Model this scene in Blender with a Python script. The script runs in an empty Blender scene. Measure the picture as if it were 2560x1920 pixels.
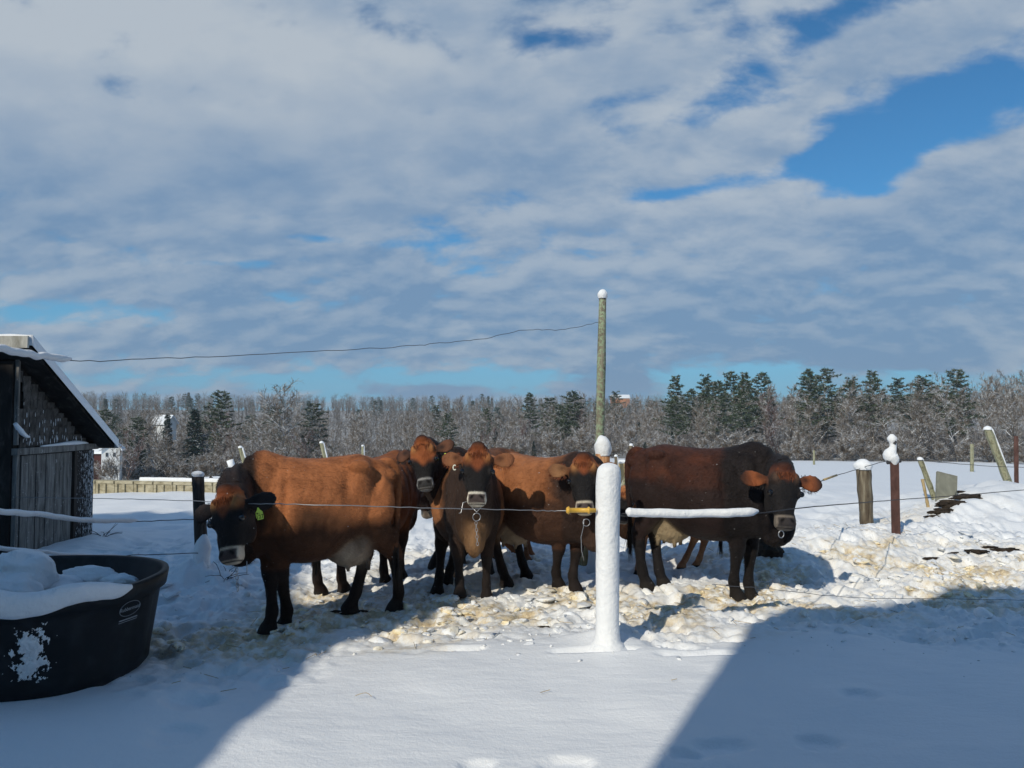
import bpy, bmesh, math, random
import numpy as np
from mathutils import Vector, Matrix, Quaternion
R = math.radians
sc = bpy.context.scene
C = sc.collection

# ------------------------------------------------------------------ camera
F, HOR, EYE = 1900.0, 1040.0, 1.6           # focal length in photo pixels, horizon row, eye height
PITCH = math.atan((HOR - 960.0) / F)
cam_d = bpy.data.cameras.new("camera")
cam_d.sensor_width = 36.0
cam_d.lens = 36.0 * F / 2560.0
cam_d.clip_start = 0.05
cam_d.clip_end = 5000
cam = bpy.data.objects.new("camera", cam_d)
C.objects.link(cam)
cam.location = (0, 0, EYE)
cam.rotation_euler = (R(90) + PITCH, 0, 0)
sc.camera = cam

# ------------------------------------------------------------------ sun + exposure
SUN_EL, SUN_AZ = 35.0, 33.0                  # light travels towards azimuth 33 deg right of +Y
sd = Vector((math.sin(R(SUN_AZ)) * math.cos(R(SUN_EL)), math.cos(R(SUN_AZ)) * math.cos(R(SUN_EL)), -math.sin(R(SUN_EL))))
sl = bpy.data.lights.new("sun", 'SUN')
sl.energy = 3.2
sl.angle = R(0.6)
sl.color = (1.0, 0.92, 0.77)
so = bpy.data.objects.new("sun", sl)
so.rotation_euler = sd.to_track_quat('-Z', 'Y').to_euler()
so.location = (-10, -15, 20)
C.objects.link(so)
sc.view_settings.view_transform = 'Standard'
sc.view_settings.look = 'None'
sc.view_settings.exposure = 0.0
sc.view_settings.gamma = 1.0
sc.cycles.max_bounces = 6
sc.cycles.diffuse_bounces = 3
sc.cycles.glossy_bounces = 2


# ------------------------------------------------------------------ node helper
class NT:
    def __init__(s, tree):
        s.t = tree
        s.n = tree.nodes
        s.l = tree.links

    def new(s, typ, **kw):
        n = s.n.new(typ)
        for k, v in kw.items():
            setattr(n, k, v)
        return n

    def put(s, sock, v):
        if isinstance(v, bpy.types.NodeSocket):
            s.l.new(v, sock)
        elif v is not None:
            if sock.type == 'RGBA' and len(v) == 3:
                v = tuple(v) + (1,)
            sock.default_value = v

    def m(s, op, a, b=None, c=None, clamp=False):
        n = s.new('ShaderNodeMath', operation=op, use_clamp=clamp)
        for i, v in enumerate((a, b, c)):
            if v is not None:
                s.put(n.inputs[i], v)
        return n.outputs[0]

    def add(s, *a):
        r = a[0]
        for x in a[1:]:
            r = s.m('ADD', r, x)
        return r

    def mul(s, a, b):
        return s.m('MULTIPLY', a, b)

    def step(s, v, lo, hi, a=0.0, b=1.0):
        n = s.new('ShaderNodeMapRange', interpolation_type='SMOOTHSTEP')
        s.put(n.inputs[0], v)
        for i, x in enumerate((lo, hi, a, b)):
            n.inputs[i + 1].default_value = x
        return n.outputs[0]

    def comb(s, x, y, z):
        n = s.new('ShaderNodeCombineXYZ')
        for i, v in enumerate((x, y, z)):
            s.put(n.inputs[i], v)
        return n.outputs[0]

    def sep(s, v):
        n = s.new('ShaderNodeSeparateXYZ')
        s.put(n.inputs[0], v)
        return n.outputs

    def noise(s, vec, scale, detail=4, rough=0.5, dist=0.0, out=0):
        n = s.new('ShaderNodeTexNoise')
        if vec is not None:
            s.put(n.inputs['Vector'], vec)
        n.inputs['Scale'].default_value = scale
        n.inputs['Detail'].default_value = detail
        n.inputs['Roughness'].default_value = rough
        n.inputs['Distortion'].default_value = dist
        return n.outputs[out]

    def mix(s, f, a, b, blend='MIX'):
        n = s.new('ShaderNodeMix', data_type='RGBA', blend_type=blend)
        s.put(n.inputs[0], f)
        s.put(n.inputs[6], a)
        s.put(n.inputs[7], b)
        return n.outputs[2]

    def scale(s, vec, v):
        n = s.new('ShaderNodeVectorMath', operation='MULTIPLY')
        s.put(n.inputs[0], vec)
        s.put(n.inputs[1], v)
        return n.outputs[0]

    def bump(s, h, strength=0.3, dist=0.02):
        n = s.new('ShaderNodeBump')
        n.inputs['Strength'].default_value = strength
        n.inputs['Distance'].default_value = dist
        s.put(n.inputs['Height'], h)
        return n.outputs[0]


# ------------------------------------------------------------------ world: blue sky with a broken cloud layer
world = bpy.data.worlds.new("World")
sc.world = world
world.use_nodes = True
wt = world.node_tree
for n in list(wt.nodes):
    wt.nodes.remove(n)
w = NT(wt)
dirv = w.new('ShaderNodeTexCoord').outputs['Generated']
X, Y, Z = w.sep(dirv)
sky = w.new('ShaderNodeTexSky', sky_type='NISHITA')
sky.sun_disc = False
sky.sun_elevation = R(SUN_EL)
sky.sun_rotation = R(180 + SUN_AZ)
sky.air_density = 1.0
sky.dust_density = 0.5
sky.ozone_density = 2.0
AZ = w.m('ARCTAN2', X, Y)
EL = w.m('ARCSINE', Z)
zc = w.m('ADD', w.m('MAXIMUM', Z, 0.0), 0.42)
U = w.m('DIVIDE', X, zc)
V = w.m('DIVIDE', Y, zc)


def pix_ae(px, py):
    az = math.atan((px - 1280) / F)
    return az, math.atan((HOR - py) / F * math.cos(az))


def blob(px, py, sx, sy, rot, amp):
    """soft gaussian patch on the celestial sphere, centre and size given as photo pixels"""
    a0, e0 = pix_ae(px, py)
    c, s_ = math.cos(R(rot)), math.sin(R(rot))
    da = w.m('SUBTRACT', AZ, a0)
    de = w.m('SUBTRACT', EL, e0)
    p = w.add(w.mul(da, c * F / sx), w.mul(de, s_ * F / sx))
    q = w.add(w.mul(da, -s_ * F / sy), w.mul(de, c * F / sy))
    r2 = w.add(w.mul(p, p), w.mul(q, q))
    return w.mul(w.m('EXPONENT', w.mul(r2, -0.5)), amp)


def cloudfield(du, dv):
    vec = w.comb(w.m('ADD', U, du), w.m('ADD', V, dv), 3.7)
    # rows of cloud run up to the right: stretch the field along that direction
    rot = w.new('ShaderNodeVectorRotate', rotation_type='Z_AXIS')
    w.put(rot.inputs['Vector'], vec)
    rot.inputs['Angle'].default_value = R(4)
    v2 = w.scale(rot.outputs[0], (1.15, 1.40, 1.0))
    warp = w.noise(v2, 2.2, 3, 0.5, 0.0, 1)
    wv = w.new('ShaderNodeVectorMath', operation='MULTIPLY_ADD')
    w.put(wv.inputs[0], warp); wv.inputs[1].default_value = (.16, .16, 0); w.put(wv.inputs[2], v2)
    v2 = wv.outputs[0]
    a_ = w.noise(v2, 2.0, 3, 0.50, 0.0)
    b_ = w.noise(w.scale(v2, (1, 1.1, 1)), 7.6, 6, 0.55, 0.0)
    c_ = w.noise(w.scale(v2, (1, 1.15, 1)), 21.0, 4, 0.55, 0.0)
    vo = w.new('ShaderNodeTexVoronoi', feature='SMOOTH_F1')
    w.put(vo.inputs['Vector'], v2)
    vo.inputs['Scale'].default_value = 5.5
    vo.inputs['Smoothness'].default_value = 0.6
    puff = w.m('SUBTRACT', 0.95, vo.outputs['Distance'])
    return w.add(w.mul(a_, .40), w.mul(b_, .38), w.mul(c_, .10), w.mul(puff, .12))


n0 = cloudfield(0, 0)
n1 = cloudfield(-0.012, -0.042)
bias = blob(2360, 285, 270, 62, 9, -0.62)
for b in ((1860, 262, 190, 26, 8, -0.40), (2010, 95, 210, 30, 22, -0.42), (1420, 78, 95, 20, 5, -0.36), (2060, 12, 330, 22, 0, -0.30),
          (2170, 385, 70, 60, -20, -0.42), (2215, 478, 60, 26, 0, -0.34), (1700, 476, 100, 11, 5, -0.36), (2240, 552, 160, 15, 0, -0.30), (1560, 225, 110, 22, 5, -0.22),
          (60, 790, 300, 30, 3, -0.42), (655, 545, 60, 9, 0, -0.34), (780, 592, 60, 10, 0, -0.34), (960, 605, 90, 10, 0, -0.30), (530, 655, 80, 8, 4, -0.32), (60, 490, 120, 14, 0, -0.22),
          (1280, 950, 2600, 22, 0, -0.34), (1280, 850, 2600, 45, 0, 0.20), (2000, 990, 500, 25, 0, -0.25),
          (1110, 972, 110, 17, 0, 0.50), (1545, 958, 80, 22, 0, 0.55), (2150, 895, 170, 26, 0, 0.26), (2480, 905, 160, 26, 0, 0.22),
          (2270, 115, 270, 46, 14, 0.34), (1900, 165, 110, 22, 10, 0.20), (1600, 160, 260, 40, 5, 0.24), (2010, 262, 80, 15, 28, 0.34), (1700, 330, 260, 40, 8, 0.26), (1990, 365, 150, 20, 8, 0.34),
          (2070, 440, 110, 14, 8, 0.24), (2470, 380, 160, 38, 12, 0.42), (1900, 545, 380, 55, 0, 0.18), (2480, 510, 200, 30, 0, 0.2),
          (500, 250, 850, 260, 5, 0.30), (1300, 750, 1500, 110, 0, 0.16), (900, 450, 700, 120, 0, 0.14)):
    bias = w.add(bias, blob(*b))
# clearer overhead and behind the camera
clear = w.step(EL, R(33), R(58), 0.0, -0.30)
back = w.step(Y, 0.25, -0.4, 0.0, -0.20)
cov = w.add(w.mul(n0, 2.9), w.mul(bias, 0.98), clear, back, -0.81)
alpha = w.mul(w.step(cov, 0.32, 0.72), w.step(EL, R(0.2), R(1.2)))
relief = w.step(w.m('SUBTRACT', n0, n1), -0.115, 0.125)
thick = w.step(cov, 0.75, 1.25)
big = w.noise(w.comb(AZ, w.mul(EL, 2.0), 0.3), 3.0, 3, 0.5)
tone = w.add(w.mul(w.mul(relief, w.add(1.0, blob(450, 240, 650, 200, 5, -0.55))), 0.62), w.mul(thick, -0.20), w.mul(w.step(big, 0.35, 0.65), 0.30), blob(1950, 330, 700, 200, 0, 0.18), blob(1280, 740, 1800, 170, 0, -0.24), blob(1300, 600, 500, 120, 0, -0.10),
             blob(150, 130, 480, 220, 0, 0.62), blob(1100, 120, 500, 90, 0, 0.25), blob(480, 420, 800, 150, 5, -0.22),
             blob(1110, 972, 150, 26, 0, -0.7), blob(1545, 958, 100, 36, 0, -0.7), blob(2200, 905, 400, 40, 0, -0.25), 0.06)
tone = w.m('MAXIMUM', w.m('MINIMUM', tone, 1.0), 0.0)
ccol = w.mix(tone, (1.30, 2.15, 3.40), (3.62, 4.05, 4.50))
hz = w.step(EL, R(1), R(14), 1.0, 0.0)
skyc = w.mix(1.0, sky.outputs[0], (0.25, 0.58, 0.77), 'MULTIPLY')
skyc = w.mix(w.mul(hz, 0.75), skyc, (1.15, 3.10, 5.0))
final = w.mix(w.mul(alpha, 0.93), skyc, ccol)
bg = w.new('ShaderNodeBackground')
w.put(bg.inputs[0], final)
bg.inputs[1].default_value = 0.132
world.cycles.sampling_method = 'MANUAL'
world.cycles.sample_map_resolution = 256
wo = w.new('ShaderNodeOutputWorld')
wt.links.new(bg.outputs[0], wo.inputs[0])


# ------------------------------------------------------------------ numpy noise
def _h(ix, iy, seed):
    n = (ix.astype(np.int64) * 374761393 + iy.astype(np.int64) * 668265263 + seed * 974634777) & 0xffffffff
    n = ((n ^ (n >> 13)) * 1274126177) & 0xffffffff
    n = n ^ (n >> 16)
    return (n & 0xffffff) / float(0xffffff)


def vn(x, y, seed=0):
    x = np.asarray(x, float); y = np.asarray(y, float)
    ix, iy = np.floor(x), np.floor(y)
    fx, fy = x - ix, y - iy
    fx = fx * fx * (3 - 2 * fx); fy = fy * fy * (3 - 2 * fy)
    a, b = _h(ix, iy, seed), _h(ix + 1, iy, seed)
    c, d = _h(ix, iy + 1, seed), _h(ix + 1, iy + 1, seed)
    return (a + (b - a) * fx) * (1 - fy) + (c + (d - c) * fx) * fy


def fbm(x, y, o=4, seed=0, g=0.5):
    s, a, t = 0.0, 1.0, 0.0
    for i in range(o):
        s = s + a * vn(np.asarray(x) * 2 ** i + 13.7 * i, np.asarray(y) * 2 ** i + 7.1 * i, seed + i)
        t += a
        a *= g
    return s / t


def cells(x, y, seed=0):
    """distance to the nearest jittered point: rounded lumps"""
    x = np.asarray(x, float); y = np.asarray(y, float)
    ix, iy = np.floor(x), np.floor(y)
    best = np.full(np.broadcast(x, y).shape, 9.0)
    for dx in (-1, 0, 1):
        for dy in (-1, 0, 1):
            cx, cy = ix + dx, iy + dy
            px = cx + 0.15 + 0.7 * _h(cx, cy, seed)
            py = cy + 0.15 + 0.7 * _h(cx, cy, seed + 5)
            best = np.minimum(best, (px - x) ** 2 + (py - y) ** 2)
    return np.sqrt(best)


def sst(v, a, b):
    t = np.clip((np.asarray(v, float) - a) / (b - a), 0, 1)
    return t * t * (3 - 2 * t)


def gs(x, y, cx, cy, sx, sy, h, rot=0):
    c, s = math.cos(R(rot)), math.sin(R(rot))
    dx, dy = x - cx, y - cy
    p, q = (dx * c + dy * s) / sx, (-dx * s + dy * c) / sy
    return h * np.exp(-0.5 * (p * p + q * q))


def tramp(x, y):
    """how trodden the snow is, 0..1 (world metres)"""
    n = (fbm(x * 0.9, y * 0.9, 3, 21) - 0.5) * 1.3
    near = sst(y + n, 5.25 + 0.0 * x, 5.95)                        # near edge of the trodden strip
    near = np.maximum(near, sst(y + n + 0.0, 4.2, 5.4) * sst(x, -1.0, -1.6))
    far = 1 - sst(y + n - 0.35 * np.clip(x - 2, 0, 9), 9.0, 12.5)
    side = sst(x, -6.0, -3.6)
    return near * far * side


def dirt(x, y):
    n = fbm(x * 1.6, y * 1.6, 4, 44)
    band = np.exp(-0.5 * ((y - (6.55 + 0.30 * np.maximum(x - 1.6, 0) )) / (0.42 + 0.05 * np.abs(x))) ** 2) * sst(x, -2.6, -1.4)
    b2 = gs(x, y, -1.9, 5.55, 1.0, 0.28, 0.7)
    b3 = gs(x, y, 5.0, 7.9, 1.8, 0.35, 1.3)
    b4 = gs(x, y, 3.8, 10.8, 1.5, 0.6, 0.5)
    b5 = gs(x, y, 0.9, 8.6, 1.5, 0.5, 0.5)
    return np.clip((band + b2 + b3 + b4 + b5) * (0.2 + 1.5 * sst(n, 0.42, 0.66)), 0, 1)


def ground(x, y, fine=True):
    x = np.asarray(x, float); y = np.asarray(y, float)
    D = np.sqrt(x * x + y * y)
    az = np.degrees(np.arctan2(x, np.maximum(y, 0.01)))
    s = sst(az, -16, 6)
    fr = sst(y, 0, 12)
    slope = 0.0755 + (0.0475 - 0.0755) * s
    Dc = np.minimum(np.maximum(D - 18, 0), 112 + 0 * D)
    z = -slope * Dc * fr
    hill = sst(D, 230, 560) * (10.0 + 4 * (1 - s)) * fr
    z = z + hill
    z = z + (fbm(x / 37, y / 37, 3, 3) - 0.5) * 1.2 * sst(D, 30, 120)
    z = z + (fbm(x / 6.0, y / 6.0, 2, 9) - 0.5) * 0.10 * sst(D, 9, 20)
    # banks and mounds
    z = z + gs(x, y, 4.35, 9.3, 1.3, 0.55, 0.26, 10) + gs(x, y, 3.2, 8.5, 0.8, 0.45, 0.14)
    z = z + gs(x, y, 7.6, 11.6, 1.25, 0.9, 0.55, 12) + gs(x, y, 6.2, 10.6, 0.8, 0.5, 0.22, 20) + gs(x, y, 8.3, 13.2, 1.8, 0.7, 0.30)
    z = z + gs(x, y, 6.5, 8.4, 2.2, 0.5, 0.12) 
    z = z + gs(x, y, -5.15, 9.75, 0.28, 0.5, 0.14) + gs(x, y, -5.0, 8.9, 0.7, 0.5, 0.05)
    z = z + gs(x, y, -3.11, 7.5, 0.17, 0.17, 0.16) + gs(x, y, -2.9, 7.5, 0.3, 0.3, 0.06)
    z = z + gs(x, y, 0.69, 5.50, 0.15, 0.12, 0.08) + gs(x, y, 0.93, 5.62, 0.09, 0.06, 0.075)
    z = z + gs(x, y, -8.0, 21, 4.5, 1.0, 0.30)
    z = z + gs(x, y, -3.1, 3.75, 1.2, 0.22, 0.05) + gs(x, y, -1.95, 4.3, 0.3, 0.3, 0.03)
    if fine:
        nearm = 1 - sst(D, 25, 60)
        z = z + (fbm(x * 0.8, y * 0.8, 3, 5) - 0.5) * 0.07 * nearm
        z = z + (fbm(x * 3.2, y * 5.2, 2, 8) - 0.5) * 0.012 * nearm
        T = tramp(x, y)
        lump = np.clip(0.62 - cells(x * 6.5, y * 6.5, 2), 0, 1) * 0.075 * sst(fbm(x * 2, y * 2, 2, 31), 0.3, 0.6)
        lump2 = np.clip(0.55 - cells(x * 14, y * 14, 6), 0, 1) * 0.045
        hoofh = sst(0.36 - cells(x * 2.6 + .3 * fbm(x * 3, y * 3, 2, 3), y * 3.1, 27), 0.0, 0.13)
        z = z - T * hoofh * 0.05
        z = z + T * (lump + lump2 + (fbm(x * 4, y * 4, 4, 12) - 0.5) * 0.10 - 0.03)
        # hoof prints and wind ripples further out
        Fm = sst(y, 8.5, 12) * (1 - sst(D, 30, 60))
        z = z - Fm * 0.05 * sst(0.33 - cells(x * 1.3, y * 1.3, 17), 0.0, 0.12)
        z = z + Fm * (fbm(x * 1.5, y * 3, 3, 19) - 0.5) * 0.05
        for (cx, cy, sx, sy, h, r) in FOOT:
            q = gs(x, y, cx, cy, sx, sy, 1.0, r)
            h = h * .8
            q = q * (0.6 + .8 * fbm(x * 9, y * 9, 2, 50))
            z = z - h * sst(q, 0.25, 0.75) + h * 0.25 * gs(x, y, cx, cy, sx * 2.1, sy * 2.1, 1.0, r) * (1 - sst(q, 0.2, 0.6))
    return z


def at(px, py, d):
    """photo pixel at depth d (metres along +Y) -> world point"""
    X_ = (px - 1280.0) / F
    t_ = (960.0 - py) / F
    cp, sp = math.cos(PITCH), math.sin(PITCH)
    # ray = fwd + X right + t up
    ry = cp - t_ * sp
    rz = sp + t_ * cp
    k = d / ry
    return Vector((X_ * k, d, EYE + rz * k))


def gp(px, py, z=0.0):
    """photo pixel on the horizontal plane z"""
    t_ = (960.0 - py) / F
    cp, sp = math.cos(PITCH), math.sin(PITCH)
    ry = cp - t_ * sp
    rz = sp + t_ * cp
    k = (z - EYE) / rz
    return Vector(((px - 1280.0) / F * k, ry * k, z))


FOOT = []
for px, py, sx, sy, h, r in ((1790, 1860, .13, .06, .035, 10), (1720, 1880, .07, .045, .03, 0), (1420, 1905, .10, .05, .03, 0), (1195, 1910, .06, .04, .025, 0),
                             (1480, 1632, .24, .035, .04, 2), (1150, 1625, .14, .05, .045, 0), (1760, 1600, .13, .06, .05, -15), (1830, 1600, .10, .07, .05, 10),
                             (1760, 1640, .22, .04, .04, 4), (1060, 1575, .25, .05, .03, 2), (470, 1760, .12, .10, .04, 0), (430, 1850, .1, .1, .03, 0), (1950, 1575, .08, .05, .04, 0),
                             (1620, 1572, .10, .05, .04, 20), (1900, 1540, .35, .05, .04, 3), (2060, 1545, .3, .05, .04, 5), (2150, 1740, .09, .06, .03, 0), (2050, 1850, .08, .06, .03, 0)):
    g_ = gp(px, py)
    FOOT.append((g_.x, g_.y, sx, sy, h, r))


def gz(x, y):
    return float(ground(np.array([x]), np.array([y]))[0])


# ------------------------------------------------------------------ object helpers
def mesh_np(name, verts, faces):
    me = bpy.data.meshes.new(name)
    me.from_pydata([tuple(v) for v in verts], [], faces)
    me.update()
    return me


def fast_mesh(name, V_, Q_):
    """V_ (n,3) float, Q_ (m,k) int"""
    V_ = np.asarray(V_, np.float32); Q_ = np.asarray(Q_, np.int32)
    me = bpy.data.meshes.new(name)
    m, k = Q_.shape
    me.vertices.add(len(V_)); me.vertices.foreach_set("co", V_.ravel())
    me.loops.add(m * k); me.loops.foreach_set("vertex_index", Q_.ravel())
    me.polygons.add(m); me.polygons.foreach_set("loop_start", np.arange(0, m * k, k, dtype=np.int32))
    me.polygons.foreach_set("loop_total", np.full(m, k, np.int32))
    me.update(calc_edges=True)
    return me


def smooth(me):
    me.polygons.foreach_set("use_smooth", np.ones(len(me.polygons), bool))
    return me


def obj(name, me, mat=None, parent=None, sm=False):
    o = bpy.data.objects.new(name, me)
    C.objects.link(o)
    if mat is not None and len(me.materials) == 0:
        me.materials.append(mat)
    if sm:
        smooth(me)
    if parent is not None:
        o.parent = parent
    return o


def tag(o, label=None, cat=None, group=None, kind=None):
    if label: o["label"] = label
    if cat: o["category"] = cat
    if group: o["group"] = group
    if kind: o["kind"] = kind
    return o


def thing(name, loc, label, cat, group=None, rz=0):
    o = bpy.data.objects.new(name, None)
    o.empty_display_size = 0.1
    C.objects.link(o)
    o.location = loc
    o.rotation_euler = (0, 0, rz)
    return tag(o, label, cat, group)


class MB:
    """collects shapes into one mesh"""
    def __init__(s):
        s.v = []; s.f = []

    def raw(s, vs, fs):
        b = len(s.v)
        s.v += [tuple(v) for v in vs]
        s.f += [tuple(b + i for i in f) for f in fs]
        return s

    def box(s, c, size, M=None):
        x, y, z = [k / 2 for k in size]
        vs = [Vector((a * x, b * y, d * z)) for a in (-1, 1) for b in (-1, 1) for d in (-1, 1)]
        vs = [(M @ v if M is not None else v) + Vector(c) for v in vs]
        return s.raw(vs, [(0, 1, 3, 2), (4, 6, 7, 5), (0, 4, 5, 1), (2, 3, 7, 6), (0, 2, 6, 4), (1, 5, 7, 3)])

    def tube(s, pts, rads, n=8, jit=0.0, seed=0, flat=1.0, cap=True):
        rnd = random.Random(seed)
        pts = [Vector(p) for p in pts]
        up = Vector((0, 0, 1))
        t0 = (pts[1] - pts[0]).normalized()
        a = t0.cross(up)
        if a.length < 0.1:
            a = t0.cross(Vector((0, 1, 0)))
        a.normalize()
        vs, fs = [], []
        for i, p in enumerate(pts):
            t = (pts[min(i + 1, len(pts) - 1)] - pts[max(i - 1, 0)]).normalized()
            a = (a - t * a.dot(t)).normalized()
            b = t.cross(a)
            r = rads[i] if hasattr(rads, '__len__') else rads
            for k in range(n):
                th = 2 * math.pi * k / n
                rr = r * (1 + jit * (rnd.random() - 0.5) * 2)
                vs.append(p + a * math.cos(th) * rr + b * math.sin(th) * rr * flat)
        for i in range(len(pts) - 1):
            for k in range(n):
                k2 = (k + 1) % n
                fs.append((i * n + k, i * n + k2, (i + 1) * n + k2, (i + 1) * n + k))
        if cap:
            fs.append(tuple(range(n))[::-1])
            fs.append(tuple((len(pts) - 1) * n + k for k in range(n)))
        return s.raw(vs, fs)

    def ico(s, c, r, jit=0.15, seed=0, sub=2, sq=(1, 1, 1)):
        vs, fs = ICO[sub]
        rnd = np.random.RandomState(seed)
        d = vs * (1 + jit * (rnd.rand(len(vs), 1) - 0.5) * 2) * r * np.array(sq)
        return s.raw(d + np.array(c), fs)

    def mesh(s, name):
        return mesh_np(name, s.v, s.f)

    def build(s, name, mat, parent=None, sm=False):
        return obj(name, s.mesh(name), mat, parent, sm)


def _ico(sub):
    bm = bmesh.new()
    bmesh.ops.create_icosphere(bm, subdivisions=sub, radius=1)
    v = np.array([list(x.co) for x in bm.verts]); f = [tuple(q.index for q in x.verts) for x in bm.faces]
    bm.free()
    return v, f


ICO = {k: _ico(k) for k in (1, 2, 3, 4)}


def evaluate(me, mods):
    o = bpy.data.objects.new("tmp", me)
    C.objects.link(o)
    for typ, kw in mods:
        md = o.modifiers.new(typ, typ)
        for k, v in kw.items():
            setattr(md, k, v)
    dg = bpy.context.evaluated_depsgraph_get()
    dg.update()
    out = bpy.data.meshes.new_from_object(o.evaluated_get(dg))
    bpy.data.objects.remove(o)
    return out


# ------------------------------------------------------------------ materials
def mat(name, fn=None, color=None, rough=0.6, spec=0.3, **kw):
    m = bpy.data.materials.new(name)
    m.use_nodes = True
    t = NT(m.node_tree)
    p = m.node_tree.nodes['Principled BSDF']
    p.inputs['Roughness'].default_value = rough
    p.inputs['Specular IOR Level'].default_value = spec
    if color:
        p.inputs['Base Color'].default_value = tuple(color) + (1,)
    for k, v in kw.items():
        p.inputs[k].default_value = v
    if fn:
        fn(t, p)
    return m


def oc(t):
    return t.new('ShaderNodeTexCoord').outputs['Object']


def ramp(t, f, stops):
    n = t.new('ShaderNodeValToRGB')
    cr = n.color_ramp
    while len(cr.elements) < len(stops):
        cr.elements.new(0.5)
    for e, (p, c) in zip(cr.elements, stops):
        e.position = p
        e.color = tuple(c) + (1,)
    t.put(n.inputs[0], f)
    return n.outputs[0]


SNOW = (0.86, 0.88, 0.90)


def f_ground(t, p):
    co = t.new('ShaderNodeNewGeometry').outputs['Position']
    at_ = t.new('ShaderNodeAttribute', attribute_name='dirt').outputs['Fac']
    tr = t.new('ShaderNodeAttribute', attribute_name='tramp').outputs['Fac']
    n = t.noise(co, 9, 6, 0.6)
    n2 = t.noise(co, 28, 4, 0.6)
    st = t.mul(at_, t.step(t.add(n, t.mul(n2, 0.5)), 0.60, 0.88))
    stain = ramp(t, n2, [(0.30, (0.16, 0.09, 0.035)), (0.48, (0.50, 0.36, 0.17)), (0.70, (0.80, 0.68, 0.44))])
    c = t.mix(t.mul(at_, 0.35), (*SNOW,), (0.90, 0.83, 0.66))
    c = t.mix(t.mul(st, 0.85), c, stain)
    sp = t.mul(tr, t.step(t.noise(co, 55, 2, 0.5), 0.70, 0.76))
    c = t.mix(t.mul(sp, 0.6), c, (0.14, 0.12, 0.10))
    wd = t.new('ShaderNodeAttribute', attribute_name='wood').outputs['Fac']
    lit = t.mix(t.step(t.noise(co, .9, 5, .7), .48, .58), (.12, .10, .08), (.66, .68, .70))
    c = t.mix(wd, c, lit)
    t.put(p.inputs['Base Color'], c)
    h = t.add(t.mul(t.noise(co, 45, 4, 0.6), 0.5), t.mul(t.noise(t.scale(co, (6, 14, 6)), 1.0, 3, 0.5), 0.9), t.mul(t.noise(co, 160, 2, 0.6), 0.25))
    t.put(p.inputs['Normal'], t.bump(h, 0.45, 0.02))


M_ground = mat("snow_ground", f_ground, rough=0.55, spec=0.25)


def f_snow(t, p):
    co = oc(t)
    t.put(p.inputs['Normal'], t.bump(t.add(t.noise(co, 30, 4, 0.6), t.mul(t.noise(co, 9, 3, 0.5), 1.5)), 0.5, 0.02))


M_snow = mat("snow", f_snow, SNOW, 0.6, 0.2)
M_snow.node_tree.nodes['Principled BSDF'].inputs['Subsurface Weight'].default_value = 0.0


def f_clod(t, p):
    co = t.new('ShaderNodeNewGeometry').outputs['Position']
    n = t.noise(co, 7, 4, 0.6)
    n2 = t.noise(co, 30, 3, 0.6)
    d = t.new('ShaderNodeAttribute', attribute_name='dirt').outputs['Fac']
    c = t.mix(t.mul(d, t.step(n, 0.42, 0.62)), (*SNOW,), (0.90, 0.78, 0.52))
    c = t.mix(t.mul(t.mul(d, t.step(n2, 0.55, 0.66)), 0.7), c, (0.45, 0.30, 0.13))
    t.put(p.inputs['Base Color'], c)
    t.put(p.inputs['Normal'], t.bump(t.noise(co, 60, 3, 0.6), 0.5, 0.01))


M_clod = mat("trodden_snow", f_clod, rough=0.6, spec=0.2)


def wood_fn(c1, c2, c3=None, sc_=(14, 14, 1.6), lichen=None, b=0.5):
    def fn(t, p):
        co = oc(t)
        g = t.noise(t.scale(co, sc_), 1.6, 6, 0.65, 0.6)
        c = ramp(t, g, [(0.30, c1), (0.55, c2), (0.72, c3 or c2)])
        if lichen:
            l = t.noise(co, 26, 5, 0.7, 0.4)
            c = t.mix(t.step(l, 0.47, 0.56), c, lichen)
        t.put(p.inputs['Base Color'], c)
        t.put(p.inputs['Normal'], t.bump(g, b, 0.012))
    return fn


M_post = mat("weathered_wood", wood_fn((0.05, 0.035, 0.025), (0.17, 0.14, 0.10), (0.30, 0.27, 0.20)), rough=0.85, spec=0.1)
M_postdark = mat("dark_wet_wood", wood_fn((0.018, 0.014, 0.012), (0.05, 0.04, 0.034), (0.10, 0.09, 0.08)), rough=0.7, spec=0.2)
M_lichen = mat("lichen_wood", wood_fn((0.10, 0.09, 0.07), (0.26, 0.24, 0.18), (0.34, 0.32, 0.25), lichen=(0.30, 0.38, 0.25)), rough=0.9, spec=0.1)
M_greenpost = mat("mossy_wood", wood_fn((0.10, 0.09, 0.05), (0.30, 0.29, 0.20), (0.42, 0.40, 0.30), lichen=(0.31, 0.31, 0.20)), rough=0.9, spec=0.1)
M_redwood = mat("split_cedar", wood_fn((0.20, 0.07, 0.035), (0.48, 0.24, 0.11), (0.62, 0.42, 0.26), (26, 26, 1.4)), rough=0.7, spec=0.2)
M_tan = mat("pale_split_wood", wood_fn((0.22, 0.15, 0.07), (0.48, 0.36, 0.19), (0.60, 0.48, 0.28)), rough=0.8, spec=0.1)
M_rust = mat("rusted_steel", wood_fn((0.055, 0.028, 0.022), (0.11, 0.055, 0.045), (0.17, 0.09, 0.075), (8, 8, 3), b=0.2), rough=0.7, spec=0.3)
M_wire = mat("fence_wire", None, (0.30, 0.30, 0.31), 0.4, 0.5, Metallic=0.6)
M_wired = mat("dark_wire", None, (0.045, 0.045, 0.05), 0.6, 0.3)
M_greywire = mat("grey_wire", None, (0.10, 0.11, 0.13), 0.6, 0.3)
M_chain = mat("chain_steel", None, (0.42, 0.43, 0.45), 0.35, 0.5, Metallic=0.7)
M_yellow = mat("yellow_plastic", None, (0.72, 0.42, 0.06), 0.4, 0.4)
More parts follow.
